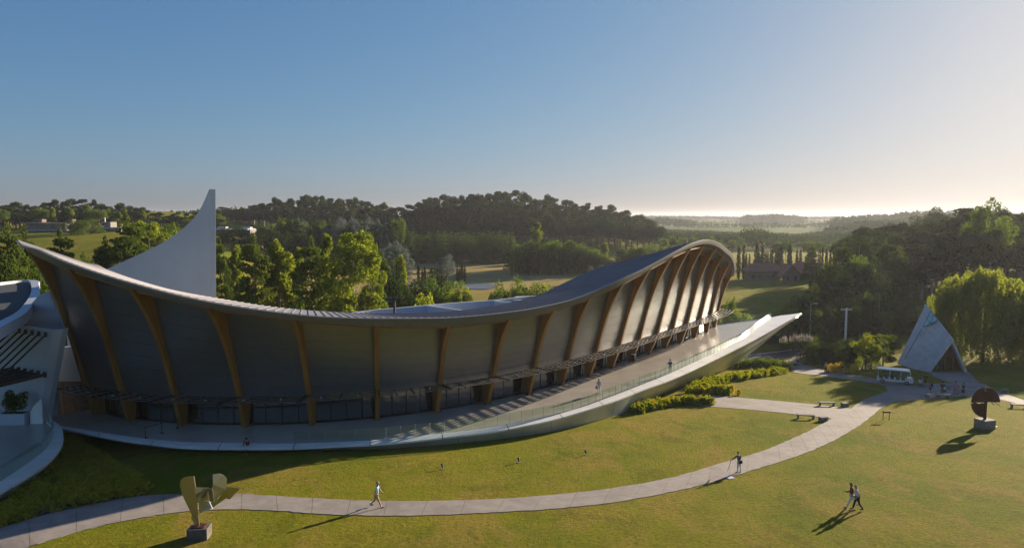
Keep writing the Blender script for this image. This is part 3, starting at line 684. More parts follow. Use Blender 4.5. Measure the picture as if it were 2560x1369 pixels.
for i in range(6):
    A1 = atY(114, 836, 58)+d_*(1.05*i); A2 = atY(112, 936, 58)+d_*(1.05*i); n_ = np.array([-.47, -.88, 0])
    E_ = A2+n_*4.2+[0, 0, -.25]
    MB().bar(A1, E_, .10, .13).build('tension_strut', M['dark'], lb); MB().bar(A2, E_, .16, .26).build('awning_beam', M['dark'], lb)
    MB().box(A1, (.22, .2, .42), .4).build('bracket', M['dark'], lb); MB().box(A2, (.25, .2, .45), .4).build('bracket', M['dark'], lb)
# its terrace
T2 = thing('left_terrace', 'rounded white rimmed terrace with glass edge at the lower left corner', 'terrace')
e_o = [(90,1040),(118,1045),(135.5,1053),(150.6,1064),(158,1085),(155,1111),(137.7,1137),(103,1167),(51.6,1199.5),(0,1229.7),(-80,1275),(-200,1330)]
e_i = [(85,1046),(108,1050),(122,1058),(133,1070),(136,1084),(126,1107),(110,1127),(86,1146),(43,1176),(0,1204),(-80,1248),(-200,1300)]
EO = smooth_poly([atz(x, y, 1.0) for x, y in e_o], 60); EI = smooth_poly([atz(x, y, 1.0) for x, y in e_i], 60)
MB().strips([[b-[0, 0, .12], b+[0, 0, .03], a+[0, 0, .03], a-[0, 0, .18], a*.5+EI[j]*.5-[0, 0, .9], EI[j]+(EI[j]-a)*1.2-[0, 0, 1.75]] for j, (a, b) in enumerate(zip(EO, EI))]).build('hull_rim', M['kerb'], T2, True)
bk2 = [atz(-200, 1050, .9), atz(60, 1034, .9)]
tri_fill([p-[0, 0, .1] for p in EI]+bk2, 'terrace_floor', M['terr'], T2)
r2 = thing('glass_railing', 'curved glass railing on the small left terrace', 'railing')
GL = resample(EI[6:], None, 1.5)
for a, b in zip(GL[:-1], GL[1:]):
    d = (b-a); L = np.linalg.norm(d); d /= L; n_ = np.array([d[1], -d[0], 0])*.018; a2, b2 = a+d*.02+[0, 0, .05], b-d*.02+[0, 0, .05]
    MB().slab([a2, b2, b2+[0, 0, 1.05], a2+[0, 0, 1.05]], n_).build('glass_pane', M['rail'], r2)
# link between the two buildings
lk = thing('connecting_link', 'recessed link wall between white building and museum, dark stone below white', 'building')
a, b = atY(128, 960, 68), atY(214, 955, 68)
MB().slab([np.array([a[0], 68, b[2]+.1]), np.array([b[0]+2, 68, b[2]+.1]), np.array([b[0]+2, 68, 6.3]), np.array([a[0], 68, 6.3])], (0, .4, 0)).build('upper_wall', M['white'], lk)
for j in range(5):
    x0 = a[0]+(b[0]-a[0]+2)*j/5; x1 = a[0]+(b[0]-a[0]+2)*(j+1)/5-.06
    MB().slab([(x0, 68.2, -1), (x1, 68.2, -1), (x1, 68.2, b[2]+.08), (x0, 68.2, b[2]+.08)], (0, .3, 0)).build('stone_panel', M['stone'], lk)
MB().box((a[0]-3, 66, 3), (9, .5, 8.6), .2).build('side_wall', M['white'], lk)
# planter with shrub on the left terrace
pp = atz(38, 1058, .9); t = thing('white_planter', 'white planter trough by the white wall on left terrace', 'planter', (pp[0], pp[1], .9), .05)
mb = MB(); mb.box((0, 0, .5), (2.2, .9, 1.0)); mb.build('trough', M['white'], t); MB().box((0, 0, 1.0), (2.0, .7, .06)).build('soil', M['joint'], t)
pp2 = atz(78, 1062, .9); t = thing('slanted_screen', 'slanting white screen panel beside the planter', 'screen', (pp2[0], pp2[1]+.4, .9))
MB().slab([(-.35, 0, 0), (.75, 0, 0), (.7, .1, 2.3), (-.05, .1, 1.6), (-.35, .05, 1.0)], (0, .12, 0)).build('panel', M['kerb'], t)

# ---------------------------------------------------------------- vegetation prototypes
def leafmesh(name, clumps, n, size, m, trunk=None, tm=None, up=0.0, droop=0.0, seed=1, asp=1.0):
    """clumps: (x,y,z,rx,ry,rz,weight). n faces in all, each a bent leaf-clump quad"""
    q = np.random.RandomState(seed); C = np.array(clumps, float); wgt = C[:, 6]*(C[:, 3]*C[:, 4]*C[:, 5])**.62; wgt /= wgt.sum()
    idx = q.choice(len(C), n, p=wgt); D = q.normal(size=(n, 3)); D /= np.linalg.norm(D, axis=1)[:, None]
    rr = q.uniform(.45, 1.08, n)**.6
    P = C[idx, :3]+D*C[idx, 3:6]*rr[:, None]
    N = D*.8+q.normal(size=(n, 3))*.65+np.array([0, 0, up]); N /= np.linalg.norm(N, axis=1)[:, None]
    A = np.cross(N, q.normal(size=(n, 3))); A /= np.linalg.norm(A, axis=1)[:, None]
    if droop: A = A*(1-droop)+np.array([0, 0, -1.])*droop; A /= np.linalg.norm(A, axis=1)[:, None]
    B = np.cross(N, A); B /= np.maximum(np.linalg.norm(B, axis=1)[:, None], 1e-6)
    s_ = size*q.uniform(.55, 1.35, n)[:, None]
    v = np.stack([P-A*s_*asp, P-B*s_*.5, P+A*s_*asp, P+B*s_*.5+N*s_*.15], 1).reshape(-1, 3)
    f = np.arange(n*4).reshape(n, 4)
    me = bpy.data.meshes.new(name); me.from_pydata(v.tolist(), [], f.tolist()); me.materials.append(m); me.update(); return me
def trunkmesh(name, h, r_, m, limbs=6, lo=.4, hi=.9, spread=.3, seed=1, lean=0.0, up=.5):
    q = random.Random(seed); mb = MB()
    path_ = [(0, 0, -.5), (lean*.1*h, 0, h*.25), (lean*.4*h, q.uniform(-.02, .02)*h, h*.6), (lean*h, 0, h*.96)]
    mb.tube(path_, [r_*1.25, r_, r_*.65, r_*.12], 7)
    for i in range(limbs):
        t = lo+(hi-lo)*(i+.5)/limbs; a = i*2.4+q.uniform(-.4, .4); L = h*spread*q.uniform(.6, 1.1)*(1.15-t*.6)
        x0 = lean*h*t*.9; b = (x0, 0, h*t); c = (x0+math.cos(a)*L*.55, math.sin(a)*L*.55, h*t+L*up*.5); d = (x0+math.cos(a)*L, math.sin(a)*L, h*t+L*up)
        mb.tube([b, c, d], [r_*.42*(1-t*.4), r_*.25, r_*.06], 5)
    return mb.mesh(name, m, True)
BWN = {'pine': .60, 'poplar': .28, 'tall_broadleaf': .56, 'round_tree': .78, 'silver_tree': .78, 'shade_tree': .78, 'bush': 1.1, 'lime_bush': 1.1, 'dark_bush': 1.1, 'young_pine': .48, 'cypress': .17, 'willow': 1.12, 'eucalyptus': .40, 'yellow_shrub': 1.1, 'flower_shrub': 1.1}
def proto(kind, seed):
    q = random.Random(seed); cl = []; U = q.uniform
    if kind == 'eucalyptus':            # unit height 1, open tufts at the top of tall bare stems
        for i in range(24):
            a = U(0, 6.28); z = U(.36, .97); r_ = U(.02, .15)*(1.3-.7*abs(z-.62)*2); s_ = U(.035, .075); cl.append((math.cos(a)*r_, math.sin(a)*r_, z, s_, s_, s_*1.15, 1))
        cl.append((0, 0, .94, .06, .06, .07, 1)); cr = ('L_euc', cl, 3400, .018, 0, 0); tr = ('barkp', 7, .45, .92, .16, .018)
    elif kind == 'pine':
        for i in range(9):
            z = .30+i*.075; R_ = .27*(1-((z-.25)/.78)**1.5)+.03
            for j in range(6 if i < 8 else 3):
                a = j*1.05+i*.7+U(-.3, .3); d = R_*U(.55, 1.05); s_ = .055*U(.8, 1.3); cl.append((math.cos(a)*d, math.sin(a)*d, z+U(-.03, .02)-.10*d, s_*1.5, s_*1.5, s_*.6, 1))
        cl.append((0, 0, .97, .035, .035, .05, 1)); cr = ('L_pine', cl, 10000, .0145, .5, 0); tr = ('bark', 12, .3, .9, .24, .018)
    elif kind == 'young_pine':
        for i in range(8):
            z = .14+i*.11; R_ = .24*(1-z)**.75+.02
            for j in range(5):
                a = j*1.26+i*.6+U(-.3, .3); d = R_*U(.4, .8); s_ = .07*(1.2-z)*U(.8, 1.2); cl.append((math.cos(a)*d, math.sin(a)*d, z, s_, s_, s_*1.0, 1))
        cr = ('L_conif', cl, 2400, .026, .4, 0); tr = ('bark', 5, .2, .8, .14, .015)
    elif kind == 'poplar':
        for i in range(26):
            z = U(.16, .97); R_ = .125*math.sin(math.pi*min(1, (z*.86+.12)))**.7; a = U(0, 6.28); d = R_*U(.3, 1); s_ = U(.035, .07); cl.append((math.cos(a)*d, math.sin(a)*d, z, s_, s_, s_*1.5, 1))
        cr = ('L_lime', cl, 6500, .015, 0, 0); tr = ('barkp', 9, .15, .9, .11, .016)
    elif kind == 'tall_broadleaf':
        for i in range(40):
            z = U(.24, .98); R_ = .25*math.sin(math.pi*min(1, (z-.14)/.9))**.55; a = U(0, 6.28); d = R_*U(.45, 1.05); s_ = U(.045, .085); cl.append((math.cos(a)*d, math.sin(a)*d, z, s_, s_, s_*1.0, 1))
        cr = ('L_lime', cl, 15000, .0125, 0, 0); tr = ('barkp', 14, .25, .85, .24, .016)
    elif kind in ('round_tree', 'silver_tree', 'shade_tree'):
        for i in range(30):
            th = U(0, 6.28); ph = math.acos(U(-.5, 1)); d = U(.6, 1.0)
            cl.append((.33*d*math.sin(ph)*math.cos(th), .33*d*math.sin(ph)*math.sin(th), .60+.33*d*math.cos(ph), .11, .11, .085, 1))
        cr = ({'round_tree': 'L_mid', 'silver_tree': 'L_silver', 'shade_tree': 'L_dark'}[kind], cl, 5000, .018, .1, 0); tr = ('bark', 8, .25, .6, .3, .03)
    elif kind in ('bush', 'lime_bush', 'dark_bush', 'yellow_shrub', 'flower_shrub', 'hedge_bush'):
        for i in range(26):
            th = U(0, 6.28); ph = math.acos(U(-.05, 1)); d = U(.6, .95)
            cl.append((.5*d*math.sin(ph)*math.cos(th), .5*d*math.sin(ph)*math.sin(th), .08+.78*d*math.cos(ph), .17, .17, .15, 1))
        mm = {'bush': 'L_mid', 'lime_bush': 'L_lime', 'dark_bush': 'L_dark', 'yellow_shrub': 'L_yel', 'flower_shrub': 'L_flower', 'hedge_bush': 'L_mid'}[kind]
        cr = (mm, cl, 7000 if 'bush' in kind else 1500, .023 if 'bush' in kind else .045, .1, 0); tr = ('bark', 4, .1, .4, .3, .03)
    elif kind == 'cypress':
        for i in range(22):
            z = .06+.92*i/21; R_ = .085*math.sin(math.pi*min(1, z*.80+.14))**.6; cl.append((U(-.014, .014), U(-.014, .014), z, R_*U(.85, 1.1), R_*U(.85, 1.1), .055, 1))
        cr = ('L_cyp', cl, 1500, .018, 0, .6); tr = ('bark', 0, .1, .2, .1, .02)
    elif kind == 'willow':
        for i in range(230):
            th = U(0, 6.28); ph = math.acos(U(.02, 1)); d = U(.70, 1); L = U(.07, .15)*(1+1.0*math.sin(ph))
            x, y, z = .50*d*math.sin(ph)*math.cos(th), .50*d*math.sin(ph)*math.sin(th), .56+.42*d*math.cos(ph)
            cl.append((x, y, z-L*.8, .026, .026, L, 1.0))
        for i in range(150):
            th = U(0, 6.28); d = U(.2, .53); L = U(.10, .20); cl.append((d*math.cos(th), d*math.sin(th), U(.12, .40), .022, .022, L, 1.0))
        for i in range(22):
            th = U(0, 6.28); ph = math.acos(U(.1, 1)); cl.append((.42*math.sin(ph)*math.cos(th), .42*math.sin(ph)*math.sin(th), .55+.34*math.cos(ph), .09, .09, .07, .6))
        cr = ('L_willow', cl, 60000, .011, 0, .65); tr = ('bark', 7, .25, .6, .4, .018)
    mname, cl, n, size, up, dr = cr
    lm = leafmesh(kind+'_crown', cl, n, size, M[mname], None, None, up, dr, seed)
    co = np.empty(len(lm.vertices)*3, np.float32); lm.vertices.foreach_get('co', co); co = co.reshape(-1, 3)
    co[:, 2] /= np.percentile(co[:, 2], 99.7); co[:, :2] /= 2*np.percentile(np.abs(co[:, 0]), 98); lm.vertices.foreach_set('co', co.ravel()); lm.update()
    WREF = 1/(BWN.get(kind, .5))
    b, limbs, lo, hi, spr, rad = tr
    tm = trunkmesh(kind+'_trunk', .95 if kind not in ('bush', 'lime_bush', 'dark_bush', 'yellow_shrub', 'flower_shrub', 'hedge_bush') else .5, rad, M[b], limbs, lo, hi, spr, seed)
    ct = np.empty(len(tm.vertices)*3, np.float32); tm.vertices.foreach_get('co', ct); ct = ct.reshape(-1, 3); ct[:, :2] *= WREF; tm.vertices.foreach_set('co', ct.ravel()); tm.update()
    return lm, tm
PR = {}
def plant(kind, x, y, h, wid=None, label='', cat='tree', group=None, z=None, sub=True, name=None, var=None, sink=0.0):
    """place one tree or shrub: crown and trunk share meshes between alike plants"""
    nv = {'eucalyptus': 4, 'pine': 3, 'young_pine': 2, 'tall_broadleaf': 2, 'willow': 1, 'cypress': 2}.get(kind, 3)
    v = rnd.randrange(nv) if var is None else var
    if (kind, v) not in PR: PR[(kind, v)] = proto(kind, 100+v*17+len(kind))
    lm, tm = PR[(kind, v)]
    t = thing(name or kind, label, cat, (x, y, (gz(x, y) if z is None else z)-sink), rnd.uniform(0, 6.28), group)
    sxy = h if wid is None else wid
    t.scale = (sxy, sxy, h)
    c = bpy.data.objects.new('crown', lm); col.objects.link(c); c.parent = t
    if sub: c2 = bpy.data.objects.new('trunk' if cat == 'tree' else 'stem', tm); col.objects.link(c2); c2.parent = t
    return t
def tpx(kind, px, Y, ytop, wpx, label, base_w, **kw):
    """surveyed tree: image column px, distance Y, height of its top and its width"""
    X = (px-1280)/FP*(Y*math.cos(0)); X = atY(px, 600, Y)[0]; zt = atY(px, ytop, Y)[2]; z0 = gz(X, Y); h = max(.6, zt-z0)
    wm = wpx/FP*Y
    return plant(kind, X, Y, h, wm, label, **kw)
BW = {'pine': .60, 'poplar': .28, 'tall_broadleaf': .56, 'round_tree': .78, 'silver_tree': .78, 'shade_tree': .78, 'bush': 1.1, 'lime_bush': 1.1, 'dark_bush': 1.1, 'young_pine': .48, 'cypress': .17, 'willow': 1.12, 'eucalyptus': .40, 'yellow_shrub': 1.1, 'flower_shrub': 1.1}
near = [
 ('pine', 18, 105, 566, 120, 'dark pine at the far left edge behind the white building'), ('pine', 62, 118, 572, 110, 'pine standing just behind the pointed roof tip'), ('pine', 10, 92, 640, 110, 'broad pine low at the left edge above the dark roof'),
 ('round_tree', 95, 96, 650, 90, 'round green tree peeking between white roof and museum tip'),
 ('pine', 150, 122, 578, 100, 'spiky dark pine in front of the lawn of the modern house'), ('pine', 205, 120, 640, 90, 'low pine right of the spiky one behind the roof'),
 ('pine', 262, 128, 600, 100, 'pine left of the largest pine behind the sloping roof'), ('pine', 318, 130, 549, 150, 'largest dense pine left of the white fin'), ('tall_broadleaf', 372, 138, 556, 110, 'olive green tree touching the left of the white fin'), ('round_tree', 418, 150, 560, 90, 'yellowish spreading tree beside the white fin'),
 ('pine', 548, 120, 598, 70, 'slim pine immediately right of the white fin'), ('poplar', 588, 140, 615, 50, 'light green poplar between two pines right of the fin'), ('pine', 634, 118, 592, 100, 'pine with pointed top, second right of the fin'), ('poplar', 694, 122, 604, 70, 'bright poplar right of the pointed pine'), ('poplar', 742, 135, 622, 50, 'small poplar in front of the broad pine'),
 ('pine', 778, 118, 603, 120, 'broad olive pine in the middle of the tree row'), ('poplar', 812, 130, 590, 60, 'tall yellow green poplar behind the olive pine'), ('tall_broadleaf', 882, 112, 583, 135, 'tallest yellow green broadleaf tree with visible trunk'), ('tall_broadleaf', 925, 122, 612, 70, 'sunlit yellow tree leaning on the tallest broadleaf'), ('pine', 955, 140, 632, 60, 'thin pine at the right end of the tree row'),
 ('silver_tree', 992, 175, 605, 72, 'grey blue round tree above the dark shrubs'), ('poplar', 1000, 160, 640, 40, 'pale poplar in front of the grey blue tree'),
 ('dark_bush', 985, 135, 680, 110, 'very dark shrub mass left of the bright bushes'), ('dark_bush', 1050, 150, 697, 110, 'dark shrub behind the bright bushes'), ('bush', 1100, 148, 694, 110, 'green rounded shrub above the parapet'), ('lime_bush', 1150, 140, 706, 70, 'yellow green bush near the pond'),
 ('lime_bush', 1062, 112, 736, 84, 'bright round bush just above the white parapet'), ('young_pine', 947, 108, 755, 34, 'small conical conifer above the parapet'), ('young_pine', 902, 112, 732, 36, 'second small conifer left of the conical one'),
 ('bush', 1255, 152, 708, 80, 'left part of the long bush beyond the annex'), ('bush', 1318, 150, 697, 110, 'middle of the long bush beyond the annex'), ('lime_bush', 1368, 150, 710, 60, 'sunlit right end of the long bush beyond the annex'),
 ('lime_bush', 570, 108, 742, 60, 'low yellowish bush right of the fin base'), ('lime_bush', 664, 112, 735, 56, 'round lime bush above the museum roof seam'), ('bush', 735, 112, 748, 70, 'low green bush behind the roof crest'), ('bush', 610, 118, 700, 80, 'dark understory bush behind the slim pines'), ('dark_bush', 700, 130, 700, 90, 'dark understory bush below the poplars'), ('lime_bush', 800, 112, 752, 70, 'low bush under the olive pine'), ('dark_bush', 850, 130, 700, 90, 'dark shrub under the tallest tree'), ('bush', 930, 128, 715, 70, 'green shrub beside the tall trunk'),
 ('dark_bush', 1085, 225, 668, 56, 'dark round bush beside the silver tree on the meadow'), ('silver_tree', 1115, 235, 637, 50, 'small silver tree on the brown meadow'),
]
for k_, px, Y, yt, wp, lab in near: tpx(k_, px, Y, yt, wp, lab, BW[k_], cat='tree' if 'bush' not in k_ else 'bush')
# understorey left of the fin
for i, (px, Y, yt, wp) in enumerate(((30, 112, 640, 120), (120, 125, 650, 90), (230, 130, 655, 120), (330, 135, 640, 120), (400, 142, 640, 110))):
    tpx('bush', px, Y, yt, wp, 'dense green understory bush between the pines left of the fin', 1.1, cat='bush', group='understory bushes behind the museum')
# cypresses on the brown meadow
for px, Y, yt, h_ in ((1045, 262, 654, 1), (1055, 266, 674, 1), (1061, 266, 668, 1), (1092, 268, 664, 1), (1142, 262, 666, 1), (1148, 262, 670, 1), (1154, 262, 650, 1), (1161, 262, 662, 1), (1280, 285, 660, 1), (1298, 285, 657, 1)):
    tpx('cypress', px, Y, yt, 7, 'thin dark cypress standing alone on the brown meadow', .17, group='small cypresses on the meadow')
# olive-green domed shrubs with a cypress row
dome = [(1250, 300, 655, 40, 'lone small tree on the meadow left of the domed shrubs')]
for i in range(22):
    px = 1295+i*11.2; yt = 602+abs(i-6)*.6+max(0, i-13)*5.2+rnd.uniform(-3, 4)
    tpx('bush' if i % 3 else 'dark_bush', px, 300+rnd.uniform(-6, 14), yt, rnd.uniform(56, 84), ('dark' if i % 3 == 0 else 'green')+' domed shrub in the '+('left' if i < 8 else 'middle' if i < 15 else 'right')+' of the mass beyond the meadow', 1.1, cat='bush', group='domed shrubs beyond the meadow')
for i in range(12):
    px = 1560+i*12; yt = 612+rnd.uniform(-4, 6)+abs(i-6)*1.5
    tpx('bush' if i % 3 else 'dark_bush', px, 320+rnd.uniform(-6, 10), yt, rnd.uniform(38, 56), 'domed shrub in the group left of the museum crest', 1.1, cat='bush', group='domed shrubs left of the roof crest')
for px in (1322, 1346, 1372, 1405, 1497):
    tpx('cypress', px, 288, 640+rnd.uniform(-8, 14), rnd.uniform(8, 12), 'slim cypress in front of the domed shrubs', .17, group='cypress row at the domed shrubs')
tpx('silver_tree', 1478, 262, 664, 18, 'small bare branched tree, left of the pair on the lawn', .78, cat='tree'); tpx('silver_tree', 1508, 262, 662, 22, 'small bare branched tree, right of the pair on the lawn', .78, cat='tree')
tpx('poplar', 1343, 345, 558, 30, 'tall pale poplar rising above the domed shrubs', .28); tpx('poplar', 1510, 330, 608, 30, 'pale slender tree behind the cypress', .28)
# conifers behind the meadow
for i in range(70):
    px = 1006+(i % 35)*8.2+rnd.uniform(-3, 3); Y = 345+12*(i//35)+rnd.uniform(-4, 4); yt = 587+rnd.uniform(-6, 8)-4*(i//35)
    tpx('young_pine', px, Y, yt, rnd.uniform(18, 26), ('front' if i < 35 else 'back')+' row conifer of the plantation behind the meadow, '+('above the silver tree' if px < 1130 else 'between silver tree and domed shrubs' if px < 1220 else 'next to the domed shrubs'), .48, group='conifers behind the meadow')
for i in range(60):
    px = 560+i*7.6+rnd.uniform(-3, 3); yt = 556+rnd.uniform(-12, 10) if px > 700 else (598 if px < 640 else 560)+rnd.uniform(-4, 8)
    k_ = rnd.choice(['young_pine', 'shade_tree', 'round_tree', 'silver_tree'] if px > 700 else ['young_pine', 'round_tree', 'shade_tree'])
    tpx(k_, px, 330+rnd.uniform(-25, 30), yt, rnd.uniform(26, 42), {'young_pine': 'pointed conifer', 'shade_tree': 'dark rounded tree', 'round_tree': 'green rounded tree', 'silver_tree': 'grey blue rounded tree'}[k_]+' on the slope above '+('the small white house' if px < 640 else 'the near pines' if px < 820 else 'the yellow broadleaf trees'), BW[k_], group='dark trees on the middle slope', cat='tree')
# eucalyptus wood: top line follows the ridge
ridge = polyx([(540,518),(600,520),(640,508),(672,496),(735,492),(800,494),(850,489),(900,497),(950,505),(1000,514),(1045,508),(1100,488),(1120,480),(1160,494),(1200,483),(1240,476),(1300,483),(1350,490),(1400,496),(1440,502),(1480,512),(1530,518),(1560,520),(1600,532),(1620,545),(1640,556),(1680,575)])
n_e = 0
for row, (Y, dy, n_) in enumerate(((500, 0, 66), (480, 9, 60), (460, 20, 56), (440, 34, 50))):
    for i in range(n_):
        px = 545+(1625-545)*(i+.5)/n_+rnd.uniform(-7, 7)
        if row == 3 and px < 700: continue
        yt = ridge(px)+dy+rnd.uniform(-6, 12)
        tpx('eucalyptus', px, Y+rnd.uniform(-6, 6), yt, rnd.uniform(30, 44), ['tall eucalyptus on the skyline', 'dark eucalyptus just below the skyline', 'dark eucalyptus in the middle of the slope', 'dark eucalyptus at the front'][row]+', '+('left' if px < 900 else 'central' if px < 1270 else 'right')+' part of the hilltop wood', .40, group='eucalyptus wood on the hill')
for i in range(46):   # shaded base of the wood
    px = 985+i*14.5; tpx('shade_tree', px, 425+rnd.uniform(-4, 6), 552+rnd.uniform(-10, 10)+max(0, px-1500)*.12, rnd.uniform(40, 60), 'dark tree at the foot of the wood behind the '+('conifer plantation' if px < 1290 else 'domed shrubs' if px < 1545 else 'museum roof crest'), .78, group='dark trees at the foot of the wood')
# left treeline
ridgeL = polyx([(-40,512),(0,516),(35,500),(60,508),(100,512),(140,500),(165,498),(190,500),(215,498),(240,502),(300,510),(360,512),(372,530),(430,532),(500,528),(560,520)])
for row, (Y, dy, n_) in enumerate(((385, 0, 40), (372, 12, 38), (360, 24, 34))):
    for i in range(n_):
        px = -40+(560+40)*(i+.5)/n_+rnd.uniform(-6, 6); yt = ridgeL(px)+dy+rnd.uniform(-3, 10)
        k_ = 'eucalyptus' if row == 0 or rnd.random() < .4 else rnd.choice(['shade_tree', 'round_tree', 'poplar'])
        tpx(k_, px, Y+rnd.uniform(-5, 5), yt, rnd.uniform(26, 44) if k_ != 'poplar' else 18, ('skyline' if row == 0 else 'second row' if row == 1 else 'front row')+' tree of the dark wood '+('left of the modern house' if px < 60 else 'above the modern house' if px < 290 else 'between modern house and white fin'), BW[k_], group='trees behind the modern house')
for px, yt, wp in ((100, 520, 40), (118, 524, 40), (135, 518, 16), (232, 520, 40), (250, 524, 36), (5, 524, 40), (-8, 520, 40), (290, 533, 18), (300, 529, 16)):
    tpx('poplar' if wp < 20 else 'round_tree', px, 345, yt, wp, 'sunlit green tree directly behind the modern house', .28 if wp < 20 else .78, group='sunlit trees behind the house')
tpx('bush', 208, 296, 548, 84, 'wide sunlit tree in front of the modern house', .78)
for px, Y, yt, wp, lab in ((585, 300, 568, 90, 'dark round shrub below the small white house'), (640, 290, 585, 90, 'dark shrub right of the small white house'), (700, 285, 580, 80, 'dark rounded tree above the poplars'), (760, 290, 588, 80, 'dark rounded tree behind the olive pine'), (470, 260, 600, 60, 'dark shrub hidden by the fin')):
    tpx('dark_bush', px, Y, yt, wp, lab, 1.1, cat='bush')
# right side: cypress avenue, valley trees, near wood
for px, yt, wp in ((1848, 616, 10), (1860, 614, 8), (1867, 632, 7), (1875, 634, 6), (1893, 607, 13), (1899, 630, 9), (1908, 616, 12), (1916, 630, 7), (1921, 628, 6), (1930, 622, 12), (1941, 624, 9), (1948, 620, 9), (1954, 618, 12), (1975, 608, 12), (1980, 637, 6), (1994, 624, 8), (2003, 625, 9), (2052, 628, 5), (2058, 618, 6), (2068, 620, 8), (2078, 625, 7), (2088, 608, 9)):
    tpx('cypress', px, 272, yt, wp, 'dark upright cypress in the row behind the tiled house', .17, group='cypress row behind the tiled house')
for px, Y, yt, wp, k_, lab in ((1945, 330, 603, 26, 'round_tree', 'flat topped green tree above the cypress row, left one'), (1972, 335, 600, 22, 'round_tree', 'green tree directly above the cypress row'), (1965, 360, 596, 16, 'shade_tree', 'dark tree just behind the flat topped one'), (2022, 340, 602, 30, 'round_tree', 'round green tree on the yellow field'), (2048, 345, 604, 34, 'round_tree', 'second round green tree on the yellow field'), (2090, 350, 598, 34, 'round_tree', 'domed tree on the yellow field beside the dark wood'), (2030, 238, 612, 42, 'pine', 'broad conifer rising behind the tiled roof'), (1832, 150, 745, 34, 'bush', 'round bush just right of the museum end wall'), (1850, 140, 772, 70, 'lime_bush', 'pale loose shrubs beyond the prow railing'), (1815, 138, 775, 60, 'lime_bush', 'pale shrub seen through the prow railing')):
    tpx(k_, px, Y, yt, wp, lab, BW[k_], cat='bush' if 'bush' in k_ else 'tree')
BELTS = 1
for i in range(9):
    px = 1660+i*24+rnd.uniform(-4, 4); tpx('round_tree', px, 400+rnd.uniform(-15, 20), 594+rnd.uniform(-6, 6), rnd.uniform(18, 26), 'tree on the field just beyond the museum crest', .78, group='field trees beyond the crest')
wood = polyx([(2090,640),(2120,605),(2150,580),(2165,566),(2210,560),(2240,556),(2260,566),(2300,552),(2340,548),(2380,545),(2400,530),(2430,515),(2470,510),(2505,520),(2530,540),(2560,534),(2640,530)])
for row, (Y, dy, n_) in enumerate(((265, 0, 26), (245, 14, 24), (225, 32, 22), (205, 60, 18))):
    for i in range(n_):
        px = 2125+(2660-2125)*(i+.5)/n_+rnd.uniform(-10, 10)+row*8; yt = wood(px)+dy+rnd.uniform(-6, 14)
        tpx(rnd.choice(['eucalyptus', 'eucalyptus', 'shade_tree']), px, Y+rnd.uniform(-6, 6), yt, rnd.uniform(70, 105), ['skyline tree', 'tree just below the skyline', 'tree in the middle', 'front tree'][row]+' of the dark wood '+('above the utility pole' if px < 2230 else 'above the chapel' if px < 2400 else 'above the huge willow'), .5, group='dark wood at the right')
tpx('round_tree', 2468, 205, 500, 110, 'tall spreading tree whose airy crown stands against the bright sky', .78); tpx('shade_tree', 2325, 330, 520, 90, 'flat crowned tree on the hazy skyline', .78)
TH_L = ['pine at the left edge of the thicket right of the tiled house', 'tall pine rising in the left of the thicket', 'dark rounded tree on top of the thicket', 'green tree in the middle of the thicket above the utility pole', 'dark rounded tree in the right of the thicket', 'dark bush at the lower left of the thicket', 'dark rounded tree low in the thicket left of the utility pole', 'slender pine behind the right of the thicket', 'green bush sticking out left onto the lawn by the thicket', 'large pine where thicket and right wood meet']
for (px, Y, yt, wp, k_), lab in zip(((2070, 200, 655, 60, 'pine'), (2110, 195, 610, 80, 'pine'), (2150, 190, 590, 80, 'shade_tree'), (2140, 178, 640, 90, 'round_tree'), (2185, 172, 650, 80, 'shade_tree'), (2060, 168, 690, 70, 'dark_bush'), (2100, 165, 680, 90, 'shade_tree'), (2215, 200, 600, 60, 'pine'), (2030, 160, 712, 60, 'bush'), (2250, 190, 620, 80, 'pine')), TH_L):
    tpx(k_, px, Y, yt, wp, lab, BW[k_], group='thicket trees', cat='bush' if 'bush' in k_ else 'tree')
for i in range(30):   # hedge-like dark scrub beyond the service road
    px = 1985+(i % 15)*20+rnd.uniform(-5, 5); Y = (158 if i < 15 else 147)+rnd.uniform(-3, 3); yt = (738 if i < 15 else 772)+rnd.uniform(-8, 10)
    tpx('dark_bush' if i % 3 else 'bush', px, Y, yt, rnd.uniform(55, 75), ('upper' if i < 15 else 'lower')+' scrub bush on the dark bank '+('left of' if px < 2105 else 'right of')+' the utility pole', 1.1, cat='bush', group='scrub beyond the road')
for i in range(12):
    px = 1925+i*14+rnd.uniform(-4, 4); tpx('dark_bush', px, 138+rnd.uniform(-2, 2)+i*.3, 838+rnd.uniform(-6, 6)-i*.8, rnd.uniform(36, 48), 'low dark bush along the road edge behind the prow', 1.1, cat='bush', group='low bushes along the road edge')
for i in range(16):
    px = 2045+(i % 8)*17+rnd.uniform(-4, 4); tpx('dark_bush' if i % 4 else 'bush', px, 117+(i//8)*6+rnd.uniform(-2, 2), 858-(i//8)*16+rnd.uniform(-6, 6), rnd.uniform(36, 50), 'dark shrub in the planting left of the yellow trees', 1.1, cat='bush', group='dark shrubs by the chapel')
tpx('round_tree', 2178, 109, 834, 62, 'bright yellow green tree, left of the pair beside the chapel', .78, var=0)
ym = PR[('round_tree', 0)][0].copy(); ym.materials[0] = M['L_yel']; [c for c in bpy.data.objects if c.get('label') == 'bright yellow green tree, left of the pair beside the chapel'][0].children[0].data = ym
tpx('tall_broadleaf', 2222, 112, 836, 62, 'bright yellow green tree leaning against the chapel wall', .56); tpx('lime_bush', 2186, 112, 846, 58, 'yellow green bush around the left bright tree', 1.1, cat='bush')
